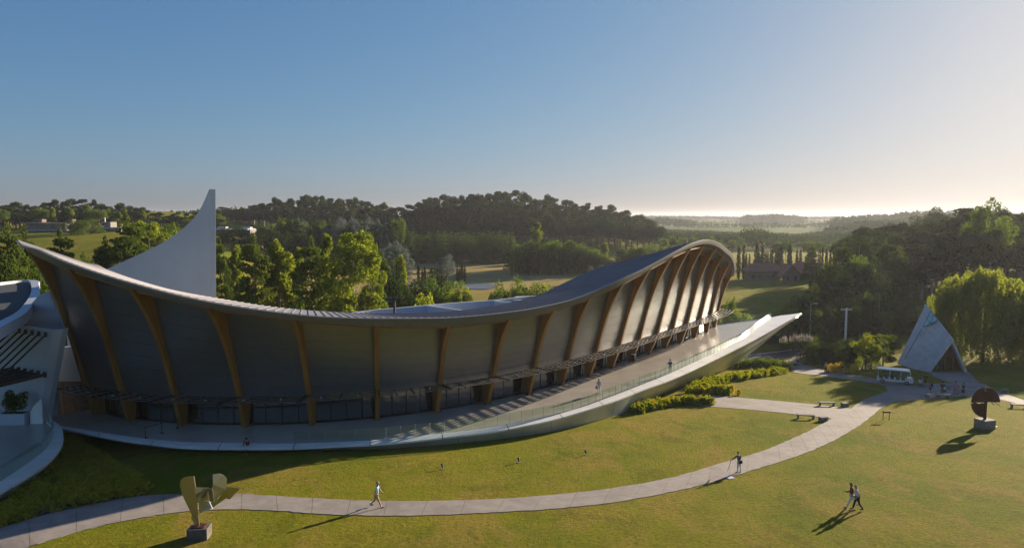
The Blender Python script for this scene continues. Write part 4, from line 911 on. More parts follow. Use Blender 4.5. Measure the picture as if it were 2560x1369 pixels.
for px, Y, yt, wp in ((2090, 107, 900, 34), (2108, 107, 896, 36), (2122, 106, 902, 34), (2138, 105, 908, 24), (2150, 110, 900, 24)):
    tpx('flower_shrub', px, Y, yt+8, wp*.8, 'orange flowering shrub along the narrow path', 1.1, cat='shrub', group='orange flowering shrubs')
tpx('willow', 2474, 120, 680, 236, 'huge drooping willow behind the chapel', 1.12); tpx('willow', 2610, 122, 700, 170, 'second willow cut by the right edge', 1.12, var=0)
# pampas grass clumps
for i, (px, yt) in enumerate(((1956, 838), (1962, 836), (1978, 834), (1986, 830), (1994, 832), (2002, 828), (2012, 830), (2020, 830), (2028, 834))):
    b = atY(px, 860, 131); z0 = gz(b[0], 131); zt = atY(px, yt, 131)[2]
    t = thing('pampas_grass', 'pale plumed pampas grass clump on the dark bank behind the prow', 'grass clump', (b[0], 131, z0), rnd.uniform(0, 6), 'pampas grass clumps')
    mb = MB()
    for j in range(8):
        a = j*.8; mb.tube([(0, 0, 0), (math.cos(a)*.3, math.sin(a)*.3, (zt-z0)*.6), (math.cos(a)*.35, math.sin(a)*.35, (zt-z0)*rnd.uniform(.85, 1))], [.02, .015, .01], 3)
    mb.build('stems', M['L_plume'], t, False, 'stuff'); link('blades', leafmesh('blades', [(math.cos(j)*.35, math.sin(j)*.35, (zt-z0)*.28, .35, .35, (zt-z0)*.26, 1) for j in range(6)], 500, .16, M['L_mid'], droop=.6), t, 'stuff')
    link('plumes', leafmesh('plumes', [(math.cos(j*.8)*(.18+.22*(j%3)), math.sin(j*.8)*(.18+.22*(j%2)), (zt-z0)*(.58+.06*(j%4)), .08, .08, .50, 1) for j in range(8)], 260, .10, M['L_plume'], droop=.6), t, 'stuff')
# bushes: hedges beside the hull
def hedge(name, label, px_line, n, hgt, wid, m, seed, Yb=None, dens=3600, flower=None):
    P = resample(np.array([onground(*p) for p in px_line]), n); q = random.Random(seed); cl = []; cl2 = []
    o = P[0].copy(); 
    for i, p in enumerate(P):
        for j in range(11):
            r_ = wid*(.5 if not hasattr(wid, '__len__') else 1); dx, dy = q.uniform(-1, 1)*r_, q.uniform(-1, 1)*r_; h = hgt*q.uniform(.55, 1)
            x, y = p[0]+dx, p[1]+dy; z = gz(x, y)
            (cl2 if flower and q.random() < flower else cl).append((x-o[0], y-o[1], z-o[2]+h*.42, .26, .26, h*.50, 1))
    t = thing(name, label, 'hedge', o)
    link('foliage', leafmesh(name, cl, int(dens*1.7), .10, M[m], None, None, .1, .45, seed, 1.9), t, 'stuff')
    if cl2: link('yellow_tips', leafmesh(name, cl2, dens//3, .10, M['L_flower'], None, None, .1, .45, seed+1, 1.9), t, 'stuff')
hedge('low_hedge', 'ragged yellow green hedge against the hull beside the side path', [(1590, 1030), (1640, 1018), (1690, 1010), (1735, 1008), (1765, 1010)], 16, 1.25, 1.6, 'L_yel', 3, dens=6000, flower=.08)
hedge('low_hedge', 'yellow hedge block between prow and small lawn', [(1735, 985), (1765, 984), (1800, 982), (1822, 984)], 12, 1.35, 2.2, 'L_yel', 5, dens=5600, flower=.10)
hedge('low_hedge', 'long light green hedge running back along the small lawn', [(1745, 972), (1790, 957), (1840, 947), (1900, 938), (1955, 930)], 24, 1.2, 2.6, 'L_yel', 6, dens=10000)
hedge('low_hedge', 'dark green shrubs at the far end of the small lawn', [(1850, 918), (1890, 915), (1930, 919), (1965, 925)], 14, 1.8, 2.2, 'L_mid', 8, dens=4200)
for i, (px, Y) in enumerate(((1765, 99), (1735, 96))): pass
# sloping planted bed, bottom left
bed = [(-40, 1330), (0, 1318), (100, 1289), (180, 1269), (250, 1254), (320, 1242), (372, 1236), (335, 1200), (280, 1165), (215, 1122), (178, 1098), (165, 1092), (160, 1118), (140, 1150), (105, 1195), (60, 1240), (-40, 1300)]
BP = np.array([onground(*p)[:2] for p in bed])
def inside(x, y, P):
    c = False; j = len(P)-1
    for i in range(len(P)):
        if (P[i][1] > y) != (P[j][1] > y) and x < (P[j][0]-P[i][0])*(y-P[i][1])/(P[j][1]-P[i][1])+P[i][0]: c = not c
        j = i
    return c
tri_fill([np.array([p[0], p[1], gz(p[0], p[1])+.04]) for p in BP], 'bed_soil', M['joint'], None, 0, 'structure')
cl = []; q = random.Random(4)
while len(cl) < 420:
    x, y = q.uniform(BP[:, 0].min(), BP[:, 0].max()), q.uniform(BP[:, 1].min(), BP[:, 1].max())
    if inside(x, y, BP): cl.append((x, y, gz(x, y)+.35, .5, .5, q.uniform(.35, .7), 1))
me = leafmesh('ground_cover', cl, 30000, .10, M['L_fern'], None, None, .5, 0, 4, 1.8)
o = link('ground_cover', me, None, 'stuff'); o['label'] = 'feathery olive green ground cover filling the sloping bed at lower left'; o['category'] = 'ground cover'
q_ = thing('planter_shrub', 'bushy green shrub growing in the white planter', 'shrub', (pp[0], pp[1], 1.9))
link('foliage', leafmesh('planter_foliage', [(rnd.uniform(-.9, 1.0), rnd.uniform(-.35, .35), .3+rnd.random()*1.3, .35, .35, .4, 1) for _ in range(22)], 2600, .075, M['L_mid'], None, None, .4, 0, 9, 1.5), q_, 'stuff')
# far woods that read as one mass on the skyline
def farwood(label, line, Y, seed, depth=120, hm=14, n=5200, size=3.2, m='L_dark'):
    q = random.Random(seed); cl = []; N = 90; f = polyx(line)
    for i in range(N):
        px = line[0][0]+(line[-1][0]-line[0][0])*i/(N-1); y_ = Y+q.uniform(-depth, depth); X = atY(px, 540, y_)[0]; zt = atY(px, f(px)+q.uniform(-1, 2.5), y_)[2]; z0 = gz(X, y_); h = max(3, zt-z0)
        cl.append((X, y_, z0+h*.55, max(12, Y*.008)*q.uniform(.7, 1.3), 14, h*.45, 1))
    o = link('far_woodland', leafmesh('far_woodland', cl, n, size, M[m], None, None, 0, 0, seed, 1.1), None, 'stuff'); o['label'] = label; o['category'] = 'woodland'
farwood('thin hazy tree line on the horizon above the museum crest', [(1600, 541), (1700, 539), (1800, 542), (1900, 543), (2000, 543), (2100, 541)], 2600, 1, 200, n=4200, size=5)
farwood('pale low wood on the skyline in the middle right', [(1860, 538), (1900, 536), (1960, 535), (2005, 541)], 1800, 2, 100, n=2600, size=4)
farwood('hazy wood climbing the skyline at right', [(2080, 545), (2150, 539), (2230, 534), (2300, 527), (2400, 532), (2480, 538), (2600, 535)], 1100, 3, 90, n=6000, size=3.4)
farwood('grey wood across the green hillside', [(2085, 566), (2120, 556), (2180, 550), (2260, 550), (2340, 552), (2420, 556)], 780, 4, 60, n=6000, size=2.4)
farwood('dark wooded fold left of the green hillside', [(1600, 548), (1660, 543), (1730, 551)], 1300, 6, 60, n=1600, size=2.6)
farwood('broken line of far trees across the green hillside', [(1700, 556), (1800, 559), (1900, 556), (2000, 560), (2110, 553)], 1150, 9, 90, n=900, size=2.4)
farwood('low hedge of trees high on the far hillside', [(1640, 549), (1750, 551), (1850, 549), (1960, 551), (2080, 548)], 1700, 10, 160, n=900, size=3)
farwood('hazy belt of trees crossing the valley floor', [(1600, 582), (1700, 580), (1800, 588), (1860, 580), (1890, 566), (1930, 584), (2000, 590), (2100, 584), (2190, 574)], 520, 7, 40, n=16000, size=.9, hm=9)
farwood('fainter second belt of trees across the valley', [(1590, 572), (1700, 574), (1850, 581), (2000, 583), (2100, 574), (2220, 562)], 700, 8, 40, n=12000, size=1.2)
farwood('low wood behind the small house at left horizon', [(360, 531), (440, 528), (520, 524), (600, 519), (660, 516)], 640, 5, 50, n=4200, size=2.2)

# ---------------------------------------------------------------- chapel
ch = thing('chapel', 'pointed grey concrete chapel with triangular timber front', 'building')
FL = onground(2317, 929); zc = FL[2]; FRt = atz(2421, 929, zc); RF = atY(2381, 846, (FL[1]+FRt[1])/2+.2)
BL = atz(2243, 903, zc); AP = atY(2314, 760, BL[1]+5.2); BRt = BL+(FRt-FL)*1.25+np.array([0, 3, 0])
n_f = np.cross(AP-FL, RF-FL)
BLw = BL
th = .35
nv = np.cross(np.array(RF)-FL, np.array(BLw)-FL); nv /= np.linalg.norm(nv); nv = nv if nv[1] > 0 else -nv
MB().slab([FL-[0, 0, .3], RF, AP, BLw-[0, 0, .3]], nv*.4).build('left_slope', M['chapel'], ch)
MB().slab([FRt-[0, 0, .3], BRt-[0, 0, .3], AP+[.1, .05, 0], RF+[.05, 0, 0]], (-.35, .0, -.1)).build('right_slope', M['chapel'], ch)
MB().slab([BLw-[0, 0, .3], BRt-[0, 0, .3], AP], (0, -.3, 0)).build('rear_gable', M['chapel'], ch)
ins = np.array([.25, 1.1, 0])
A_, B_, C_ = FL+ins+[.3, 0, 0], FRt+ins-[.4, 0, 0], RF+ins*1.2-[0, 0, .35]
nb = 14
for j in range(nb):      # vertical timber boards of the recessed front
    t0, t1 = j/nb, (j+.93)/nb
    def top(t):
        p = A_*(1-t)+B_*t; hx = (C_[0]-A_[0])/(B_[0]-A_[0]); f_ = t/hx if t < hx else (1-t)/(1-hx); return p+[0, 0, (C_[2]-zc)*max(.02, f_)]
    a, b = A_*(1-t0)+B_*t0, A_*(1-t1)+B_*t1
    lo_ = 2.3 if 4 <= j <= 9 else 0
    ta, tb = top(t0), top(t1)
    if ta[2]-zc < lo_+.05: continue
    MB().slab([a+[0, 0, lo_], b+[0, 0, lo_], tb, ta], (0, .08, 0)).build('board', M['woodd'], ch)
a, b = A_*(1-4/nb)+B_*4/nb, A_*(1-10/nb)+B_*10/nb
MB().slab([a+[0, .1, 0], b+[0, .1, 0], b+[0, .1, 2.3], a+[0, .1, 2.3]], (0, .05, 0)).build('glass_door', M['glass'], ch)
MB().slab([a+[0, 3, 0], b+[0, 3, 0], b+[0, 3, 2.3], a+[0, 3, 2.3]], (0, .05, 0)).build('inner_wall', M['woodd'], ch)
for t in (4, 7, 10): p = A_*(1-t/nb)+B_*t/nb; MB().bar(p, p+[0, 0, 2.35], .12, .2).build('door_post', M['wood'], ch)
pl_ = lambda x, y: onpl(x, y, FL, nv)-nv*.012
S = [pl_(2327, 776), pl_(2344.5, 800), pl_(2308, 816.5)]
MB().slab(S, nv*.02).build('skylight', M['sky_glass'], ch)
for a, b in (((2327, 776), (2308, 816.5)), ((2308, 816.5), (2344.5, 800)), ((2344.5, 800), (2327, 776)), ((2318, 796), (2335, 787)), ((2335, 787), (2326, 808)), ((2326, 808), (2317, 797))):
    MB().bar(pl_(*a)-nv*.02, pl_(*b)-nv*.02, .07, .06).build('skylight_bar', M['dark'], ch)
MB().bar(pl_(2306, 818), pl_(2262, 897), .09, .03).build('drain_groove', M['dark'], ch)
for i in range(1, 7):
    a, b = (FL-[0, 0, .2])+(RF-FL)*(i/7), BLw+(AP-BLw)*(i/7); MB().bar(a-nv*.003, b-nv*.003, .02, .012).build('board_joint', M['conc'], ch)

# ---------------------------------------------------------------- shuttle bus
bp = onground(2242, 960); fr = onground(2272, 963); rr = onground(2207, 952)
dv = np.array([fr[0]-rr[0], fr[1]-rr[1]]); rz = math.atan2(-1.9, 3.4)
bus = thing('shuttle_bus', 'white open sided electric shuttle bus parked where the paths meet', 'bus', (bp[0], bp[1]+.6, bp[2]+.03), rz)
M['bus_glass'] = mat('bus_windscreen', (.05, .07, .08), .06, 0, .9)
# local +x = front
L_, W_ = 4.5, 1.55
prof = [(-L_/2, .35), (L_/2-.25, .35), (L_/2+.02, .45), (L_/2+.05, .85), (L_/2-.1, 1.0), (L_/2-.75, 1.0), (L_/2-.85, .62), (-L_/2+.1, .62), (-L_/2, .75)]
mb = MB().slab([(x, -W_/2, z) for x, z in prof], (0, W_, 0)); mb.build('body', M['paint'], bus); fixn(bus.children[-1])
rp = [(-L_/2-.05, 2.0), (-L_/2+.1, 2.07), (L_/2-.8, 2.09), (L_/2-.45, 2.03), (L_/2-.42, 1.95), (-L_/2, 1.95)]
mb = MB().slab([(x, -W_/2-.04, z) for x, z in rp], (0, W_+.08, 0)); mb.build('roof', M['paint'], bus); fixn(bus.children[-1])
for s in (-1, 1):
    MB().bar((L_/2-.08, s*(W_/2-.05), .98), (L_/2-.45, s*(W_/2-.05), 1.98), .09).build('windscreen_pillar', M['paint'], bus)
    for x in (-L_/2+.15, -.6, .75): MB().bar((x, s*(W_/2-.05), .6), (x, s*(W_/2-.05), 1.97), .06).build('roof_post', M['paint'], bus)
    for x in (-L_/2+.75, L_/2-.75):
        w_ = MB().tube([(x, s*(W_/2-.18), .30), (x, s*(W_/2+.01), .30)], .30, 16).build('wheel', M['tyre'], bus); MB().tube([(x, s*(W_/2+.0), .30), (x, s*(W_/2+.03), .30)], .16, 10).build('hub', M['pole'], w_)
    MB().ell((L_/2+.04, s*.55, .70), (.06, .13, .09), 8).build('headlight', M['sky_glass'], bus)
    MB().box((L_/2-.25, s*(W_/2+.14), 1.5), (.08, .16, .24)).build('mirror', M['dark'], bus)
MB().slab([(L_/2-.06, -W_/2+.1, 1.0), (L_/2-.06, W_/2-.1, 1.0), (L_/2-.42, W_/2-.1, 1.96), (L_/2-.42, -W_/2+.1, 1.96)], (.03, 0, .01)).build('windscreen', M['bus_glass'], bus)
for s in (-1, 1):
    for xa, xb in ((-L_/2+.2, -.65), (-.55, .7), (.8, 1.55)): MB().slab([(xa, s*(W_/2-.06), .66), (xb, s*(W_/2-.06), .66), (xb, s*(W_/2-.06), 1.9), (xa, s*(W_/2-.06), 1.9)], (0, .015, 0)).build('side_window', M['rail'], bus)
for x in (-1.7, -1.0, -.3, .4, 1.05):
    s_ = MB().box((x, 0, .78), (.42, W_-.25, .16)).build('seat', M['black'], bus); MB().box((x-.22, 0, 1.08), (.08, W_-.25, .5)).build('seat_back', M['black'], s_)
MB().box((L_/2-.55, .3, 1.12), (.06, .38, .38), 0).build('steering_wheel', M['dark'], bus)

# ---------------------------------------------------------------- houses
def windows(par, pts, face, d, m='conc'):
    for (x0, x1, z0, z1) in pts:
        f = MB().slab([(x0, face-.02, z0), (x1, face-.02, z0), (x1, face-.02, z1), (x0, face-.02, z1)], (0, .06, 0)).build('window', M[m], par)
        MB().slab([(x0+d, face-.05, z0+d), (x1-d, face-.05, z0+d), (x1-d, face-.05, z1-d), (x0+d, face-.05, z1-d)], (0, .02, 0)).build('pane', M['winpane'], f)
M['winpane'] = mat('dark_window_pane', (.03, .04, .045), .08, 0, .8)
Yh = 308.; x0 = atY(62, 560, Yh)[0]; x1 = atY(290, 560, Yh)[0]; zb_ = atY(100, 593, Yh)[2]; sc_ = Yh/FP
mh = thing('modern_house', 'low two storey modern white house with flat roofs at upper left', 'house', (x0, Yh, zb_))
X = lambda px: (px-62)*sc_
Zh = lambda y: (593-y)*sc_
MB().box((X(112), 5, Zh(583)), (X(160)-X(66), 10, Zh(575))).build('ground_floor_wall', M['stone'], mh)
MB().box((X(115), 4.5, (Zh(575)+Zh(560))/2), (X(165)-X(65), 10.5, Zh(560)-Zh(574))).build('upper_wall', M['conc'], mh)
MB().box((X(112), 4.2, Zh(558)), (X(170)-X(55), 12, .35)).build('roof', M['conc'], mh)
MB().box((X(77), 6, Zh(552)), (X(88)-X(66), 3, 1.4)).build('chimney_block', M['stone'], mh); MB().box((X(159), 6, Zh(552)), (X(164)-X(154), 3, 1.3)).build('chimney_block', M['stone'], mh)
MB().box((X(120), .2, Zh(575.5)), (X(165)-X(66), 3, .35)).build('balcony_slab', M['white'], mh)
MB().box((X(205), 6, Zh(583)), (X(245)-X(165), 8, 3.5)).build('middle_wing_wall', M['stone'], mh)
MB().box((X(266), 5, Zh(580)), (X(292)-X(242), 9, 4.2)).build('right_wing_wall', M['conc'], mh); MB().box((X(266), 4.6, Zh(571)), (X(296)-X(240), 10.5, .3)).build('roof', M['white'], mh)
MB().box((X(253), 7, Zh(563)), (X(261)-X(245), 5, 2.8)).build('stair_tower', M['conc'], mh); MB().box((X(239), 7, Zh(550)), (.4, .4, 2.2)).build('chimney', M['white'], mh)
windows(mh, [(X(74), X(84), Zh(570), Zh(562)), (X(94), X(102), Zh(570), Zh(562)), (X(104), X(120), Zh(570), Zh(562)), (X(126), X(140), Zh(570), Zh(562))], -.8, .12)
windows(mh, [(X(70), X(86), Zh(590), Zh(577)), (X(88), X(97), Zh(590), Zh(577)), (X(111), X(121), Zh(590), Zh(577)), (X(124), X(133), Zh(590), Zh(577)), (X(136), X(152), Zh(590), Zh(577)), (X(244), X(254), Zh(588), Zh(574))], -.3, .15)
MB().box((X(170), -1.5, .1), (X(300)-X(80), 4, .5)).build('plinth', M['conc'], mh)
h2 = thing('small_white_house', 'small flat roofed white pavilion house right of the white fin', 'house', (atY(575, 570, 325)[0], 325, gz(atY(575, 570, 325)[0], 325)))
zz_ = h2.location.z; Z2 = lambda y: float(atY(575, y, 325)[2])-zz_; X2 = lambda px: (px-575)*325/FP
MB().box((0, 4, Z2(573)-1.6), (X2(625)-X2(525), 8, 3.2)).build('wall', M['conc'], h2); MB().box((0, 3.5, Z2(573)), (X2(622)-X2(528), 10, .4)).build('roof', M['white'], h2)
MB().box((X2(548), 4, Z2(569.5)), (X2(564)-X2(543), 3, .9)).build('roof_box', M['white'], h2); MB().box((X2(608), 4, Z2(570)), (X2(620)-X2(596), 3, .8)).build('roof_box', M['white'], h2)
windows(h2, [(X2(545), X2(560), Z2(573)-3, Z2(573)-.4), (X2(562), X2(574), Z2(573)-3, Z2(573)-.4), (X2(588), X2(612), Z2(573)-2.6, Z2(573)-.6)], -.05, .12)
# red tiled house
g_ = onground(1960, 702); YH = g_[1]; s3 = YH/FP
th_ = thing('tiled_house', 'long single storey stone house with brown red tiled roofs beyond the lawn', 'house', (g_[0], YH, g_[2]))
x3 = lambda px: (px-1960)*s3
zt3 = lambda y: (702-y)*s3
def gable(px0, px1, y_e, y_r, hip, y0, dep, par):
    a0, a1 = x3(px0), x3(px1); e, r_ = zt3(y_e), zt3(y_r); hh = (a1-a0)*hip
    v = [(a0, y0, e), (a1, y0, e), (a1, y0+dep, e), (a0, y0+dep, e), (a0+hh, y0+dep/2, r_), (a1-hh, y0+dep/2, r_)]
    MB().add(v, [(0, 1, 5, 4), (1, 2, 5), (2, 3, 4, 5), (3, 0, 4), (3, 2, 1, 0)]).build('roof', M['tile'], par)
MB().box(((x3(1872)+x3(1955))/2, 5, zt3(690)-.4), (x3(1955)-x3(1878), 7, zt3(674)-.1)).build('wall', M['stone'], th_)
gable(1868, 1966, 677, 660, .18, 0, 10, th_)
MB().box(((x3(1995)+x3(2062))/2, 5, zt3(690)-.4), (x3(2062)-x3(1985), 7, zt3(684)+.5)).build('wall', M['stone'], th_)
gable(1984, 2072, 684, 656, .22, -1, 13, th_)
v = [(x3(1942), -4, zt3(690)), (x3(1996), -4, zt3(686)), (x3(1969), -4, zt3(660)), (x3(1969), 8, zt3(658)), (x3(1942), 8, zt3(690)), (x3(1996), 8, zt3(686))]
MB().add(v, [(0, 2, 3, 4), (1, 5, 3, 2)]).build('gable_roof', M['tile'], th_)
MB().add([(x3(1947), -3.2, 0), (x3(1991), -3.2, 0), (x3(1991), -3.2, zt3(684)), (x3(1969), -3.2, zt3(663)), (x3(1947), -3.2, zt3(687))], [(0, 1, 2, 3, 4)]).build('gable_wall', M['stone'], th_)
windows(th_, [(x3(1880), x3(1893), .4, 2.3), (x3(1897), x3(1906), 1.1, 2.2), (x3(1918), x3(1928), 1.0, 2.2), (x3(1931), x3(1938), 1.0, 2.2)], 1.45, .12)
windows(th_, [(x3(1999), x3(2010), .3, 2.2), (x3(2028), x3(2042), .3, 2.4)], 1.45, .12); windows(th_, [(x3(1957), x3(1965), .3, 2.2), (x3(1975), x3(1984), .3, 2.4)], -3.25, .12)
MB().box((x3(2045), 6, zt3(652)), (1.4, 1.4, 2.0)).build('chimney', M['tile'], th_)
sh = atY(2216, 597, 300); t = thing('white_shed', 'tiny white gabled shed among trees on the hillside at right', 'shed', (sh[0], 300, gz(sh[0], 300)))
hz = max(2.5, sh[2]-t.location.z); MB().box((0, 0, hz/2), (5, 5, hz)).build('wall', M['white'], t); MB().add([(-3, -3, hz), (3, -3, hz), (3, 3, hz), (-3, 3, hz), (0, -3, hz+1.6), (0, 3, hz+1.6)], [(0, 4, 5, 3), (1, 2, 5, 4), (0, 1, 4), (3, 5, 2)]).build('roof', M['conc'], t)

# ---------------------------------------------------------------- sculptures
sp1 = onground(499, 1342); sc1 = sp1[1]/FP
s1 = thing('steel_sculpture', 'polished folded steel sculpture with curved wings on a concrete block', 'sculpture', sp1, 0)
MB().box((0, 0, .30), (1.10, .9, .72), .12).build('plinth', M['plinth'], s1); MB().box((0, 0, .675), (.7, .55, .05), .12).build('base_plate', M['rust'], s1)
S1 = lambda x, y, d=0.: np.array([(x-499)*sc1, d, (1342-y)*sc1*1.02])
def plate(name, pts, vec, m, par): 
    n_ = len(pts); c = np.mean(pts, axis=0); mb = MB().slab(pts, vec); o = mb.build(name, m, par); bm = bmesh.new(); bm.from_mesh(o.data); bmesh.ops.triangulate(bm, faces=[f for f in bm.faces if len(f.verts) > 4]); bmesh.ops.recalc_face_normals(bm, faces=bm.faces); bm.to_mesh(o.data); bm.free(); return o
bl = [(497,1320),(492,1306),(478,1272),(463,1238),(456,1215),(454.5,1200),(458,1190),(466,1184),(478,1182),(491,1181),(494,1210),(497,1260),(500,1310)]
plate('tall_blade', [S1(x, y, -.05) for x, y in bl], (.02, .05, 0), M['steel'], s1)
plate('left_fold', [S1(*p) for p in ((493,1209,-.1),(504,1216.5,.25),(516,1222,.5),(516,1256,.5),(497,1250,-.1))], (.03, .04, 0), M['steel'], s1)
plate('middle_fold', [S1(*p) for p in ((516,1222,.5),(528,1216,.1),(541,1209,-.25),(546,1243,-.3),(519,1256,.45))], (.03, .04, 0), M['steel'], s1)
rw = [(541,1209,-.25),(543,1200,-.2),(541,1176,-.1),(552,1178,.15),(560,1185,.3),(565,1195,.4),(565.5,1222,.3),(557,1230,.1),(546,1243,-.2)]
plate('right_wing', [S1(*p) for p in rw], (.03, .04, 0), M['steel'], s1)
plate('cross_blade', [S1(*p) for p in ((566,1216,.35),(594,1228,.75),(571,1252,.5),(561,1249,.5),(530,1270,.3),(524,1258,.35),(549,1242,.3))], (-.02, .05, 0), M['steel'], s1)
plate('lower_fin', [S1(*p) for p in ((497,1250,.12),(518,1257,.45),(526,1273,.4),(499,1282,.1))], (.02, .04, 0), M['steel'], s1)
MB().bar(S1(484, 1285, -.1), S1(499, 1318, -.02), .10, .14).build('support_strut', M['steel'], s1)
for k_ in range(4): MB().tube([(.25*math.cos(k_*1.57), .25*math.sin(k_*1.57), .69), (.25*math.cos(k_*1.57), .25*math.sin(k_*1.57), .76)], .03, 6).build('bolt', M['rust'], s1)

sp2 = onground(2461, 1070); sc2 = sp2[1]/FP
s2 = thing('rusty_disc_sculpture', 'dark rusted sculpture of cut disc segments on a grey concrete cube', 'sculpture', sp2, 0)
MB().box((0, 0, .46), (1.38, 1.2, .98), .25).build('plinth', M['conc'], s2)
S2 = lambda x, y, d=0.: np.array([(x-2461)*sc2, d, (1070-y)*sc2*1.02])
def arc(cx, cy, r_, a0, a1, n=12): return [(cx+r_*math.cos(t), cy-r_*math.sin(t)) for t in np.linspace(R(a0), R(a1), n)]
plate('upper_left_quadrant', [S2(x, y, -.12) for x, y in [(2459,1003),(2421.5,1003)]+arc(2461, 1003, 39.5, 178, 100)+[(2454,975),(2458,985),(2453,992),(2460,998)]], (0, .06, 0), M['rust'], s2)
plate('upper_right_quadrant', [S2(x, y, .18) for x, y in [(2464,1004),(2463,969)]+arc(2461, 1006, 39.5, 86, 2)], (0, .06, 0), M['rust'], s2)
plate('lower_left_quadrant', [S2(x, y, .05) for x, y in [(2463,1007),(2462.5,1044)]+arc(2464, 1004, 39.5, 262, 190)+[(2426,1007),(2436,1004.5),(2444,1008),(2454,1005)]], (0, .06, 0), M['rust'], s2)
MB().bar(S2(2460.5, 1050), S2(2460.5, 975), .16, .2).build('mast', M['rust'], s2)
for a, b in (((2424, 1009), (2436, 1003)), ((2476, 1003), (2484, 1011)), ((2484, 1004), (2498, 1011)), ((2449, 963), (2459, 969)), ((2463, 1003), (2476, 1001))):
    MB().bar(S2(*a, .1), S2(*b, .1), .06, .05).build('torn_strip', M['rust'], s2)
MB().tube([S2(2459, 985, -.05), S2(2456, 990, -.05), S2(2455, 1000, -.05)], .07, 6).build('bent_rod', M['rust'], s2)

# ---------------------------------------------------------------- benches, sign, poles, small things
def bench(px, py, L, rz, label, grp='concrete benches along the paths', blocky=False):
    p = onground(px, py); t = thing('bench', label, 'bench', p, rz, grp)
    MB().box((0, 0, .43), (L, .48, .09)).build('seat', M['conc'], t)
    for s in (-1, 1): MB().box((s*(L/2-.1), 0, .19), (.10 if not blocky else .3, .42, .40)).build('leg', M['conc'], t)
    return t
bench(2014, 1046, 1.75, -.12, 'long concrete bench on the lower lawn below the side path')
bench(2058, 1052, .85, .35, 'short concrete bench near the corner of side path and main path', blocky=True)
bench(2067, 1014, 1.75, -.06, 'long concrete bench on the small lawn above the side path')
bench(2112, 1016, .75, .35, 'short block bench at the corner of the small lawn', blocky=True)
bench(2331, 994, 1.5, -.03, 'shaded bench at the forecourt edge below the backpacker', blocky=True)
bench(2358, 994, 1.6, .0, 'shaded bench at the forecourt edge below the child', blocky=True)
bench(2311, 966, 1.7, .0, 'bench by the forecourt where a person in white sits')
bench(2382, 972, 1.4, .0, 'bench behind the person in the pink dress', blocky=True)
bench(2510, 981, .95, .2, 'block bench on the lawn right of the chapel path', blocky=True)
bench(2547, 1019, 1.7, -.15, 'long bench beside the right edge path')
p = onground(2215, 1050); t = thing('information_sign', 'low slanted information board on two thin legs beside the path', 'sign', p, -.15)
for s in (-1, 1): MB().bar((s*.3, 0, 0), (s*.3, 0, .95), .05).build('leg', M['dark'], t)
MB().box((0, -.02, .93), (.74, .22, .16)).build('board', M['woodd'], t)
for i, (px, py) in enumerate(((1106, 1172), (1297, 1156), (1465, 1137))):
    p = onground(px, py); t = thing('garden_spotlight', ['small black spotlight in the lawn nearest the hull middle', 'small black spotlight in the middle of the lit lawn', 'small black spotlight farthest right on the lit lawn'][i], 'spotlight', p, .5, 'spotlights in the lawn')
    MB().tube([(0, 0, 0), (0, 0, .22)], .03, 6).build('spike', M['dark'], t); MB().tube([(0, -.02, .2), (.02, .12, .38)], [.06, .10], 10).build('lamp_head', M['dark'], t); MB().box((0, 0, .02), (.28, .28, .05)).build('base', M['conc'], t)
for i, (px, py) in enumerate(((1826, 1194), (522, 1271), (2486, 1066))):
    p = onground(px, py); t = thing('utility_cover', ['pale flat utility cover beside the path by the cane walker', 'pale slab at the path edge behind the steel sculpture', 'small white cover right of the rusty sculpture'][i], 'utility cover', p, .3)
    MB().box((0, 0, .02), (.5, .4, .06)).build('lid', M['kerb'], t); MB().box((0, 0, .0), (.6, .5, .05)).build('frame', M['conc'], t)
def lamp(px, Y, ytop, arm, label):
    b = atY(px, 800, Y); z0 = gz(b[0], Y); zt = atY(px, ytop, Y)[2]; t = thing('street_lamp', label, 'street lamp', (b[0], Y, z0), 0, 'street lamps on the service road')
    MB().tube([(0, 0, 0), (0, 0, zt-z0)], [.10, .06], 8).build('pole', M['pole'], t); MB().bar((0, 0, zt-z0-.05), (arm, 0, zt-z0), .06).build('arm', M['pole'], t); MB().box((arm*1.1, 0, zt-z0), (.75, .3, .12)).build('lamp_head', M['pole'], t); return t
lamp(2026, 136, 758, .9, 'slim street lamp right of the prow tip'); lamp(2197, 150, 735, .9, 'tall thin street lamp before the dark bank'); lamp(2325, 158, 698, .0, 'tall pole rising behind the chapel apex')
b = atY(2114, 830, 128); z0 = gz(b[0], 128); zt = atY(2114, 770, 128)[2]; t = thing('utility_pole', 'white concrete utility pole with crossarm and wires before the dark bank', 'utility pole', (b[0], 128, z0))
MB().tube([(0, 0, 0), (0, 0, zt-z0)], [.26, .17], 8).build('pole', M['kerb'], t); MB().bar((-1.1, 0, zt-z0-.25), (1.1, 0, zt-z0-.25), .12).build('crossarm', M['kerb'], t)
for x in (-1, 0, 1): MB().tube([(x, 0, zt-z0-.2), (x, 0, zt-z0+.12)], .06, 6).build('insulator', M['pole'], t)
for x in (-1, 1):
    P = [(x+60*s_, 16*s_, zt-z0+.1+3.5*s_-8*s_*(1-s_)*.6) for s_ in np.linspace(0, 1, 9)]; MB().tube(P, .018, 4).build('wire', M['dark'], t)
f_ = thing('timber_fence', 'short dark timber rail fence at the road corner', 'fence')
FA, FB = onground(1992, 897), onground(2032, 886)
for i in range(6): p = FA+(FB-FA)*i/5; MB().box((p[0], p[1], p[2]+.5), (.13, .13, 1.05)).build('post', M['woodd'], f_)
for h_ in (.45, .95): MB().bar(FA+[0, 0, h_], FB+[0, 0, h_], .06, .14).build('rail', M['woodd'], f_)
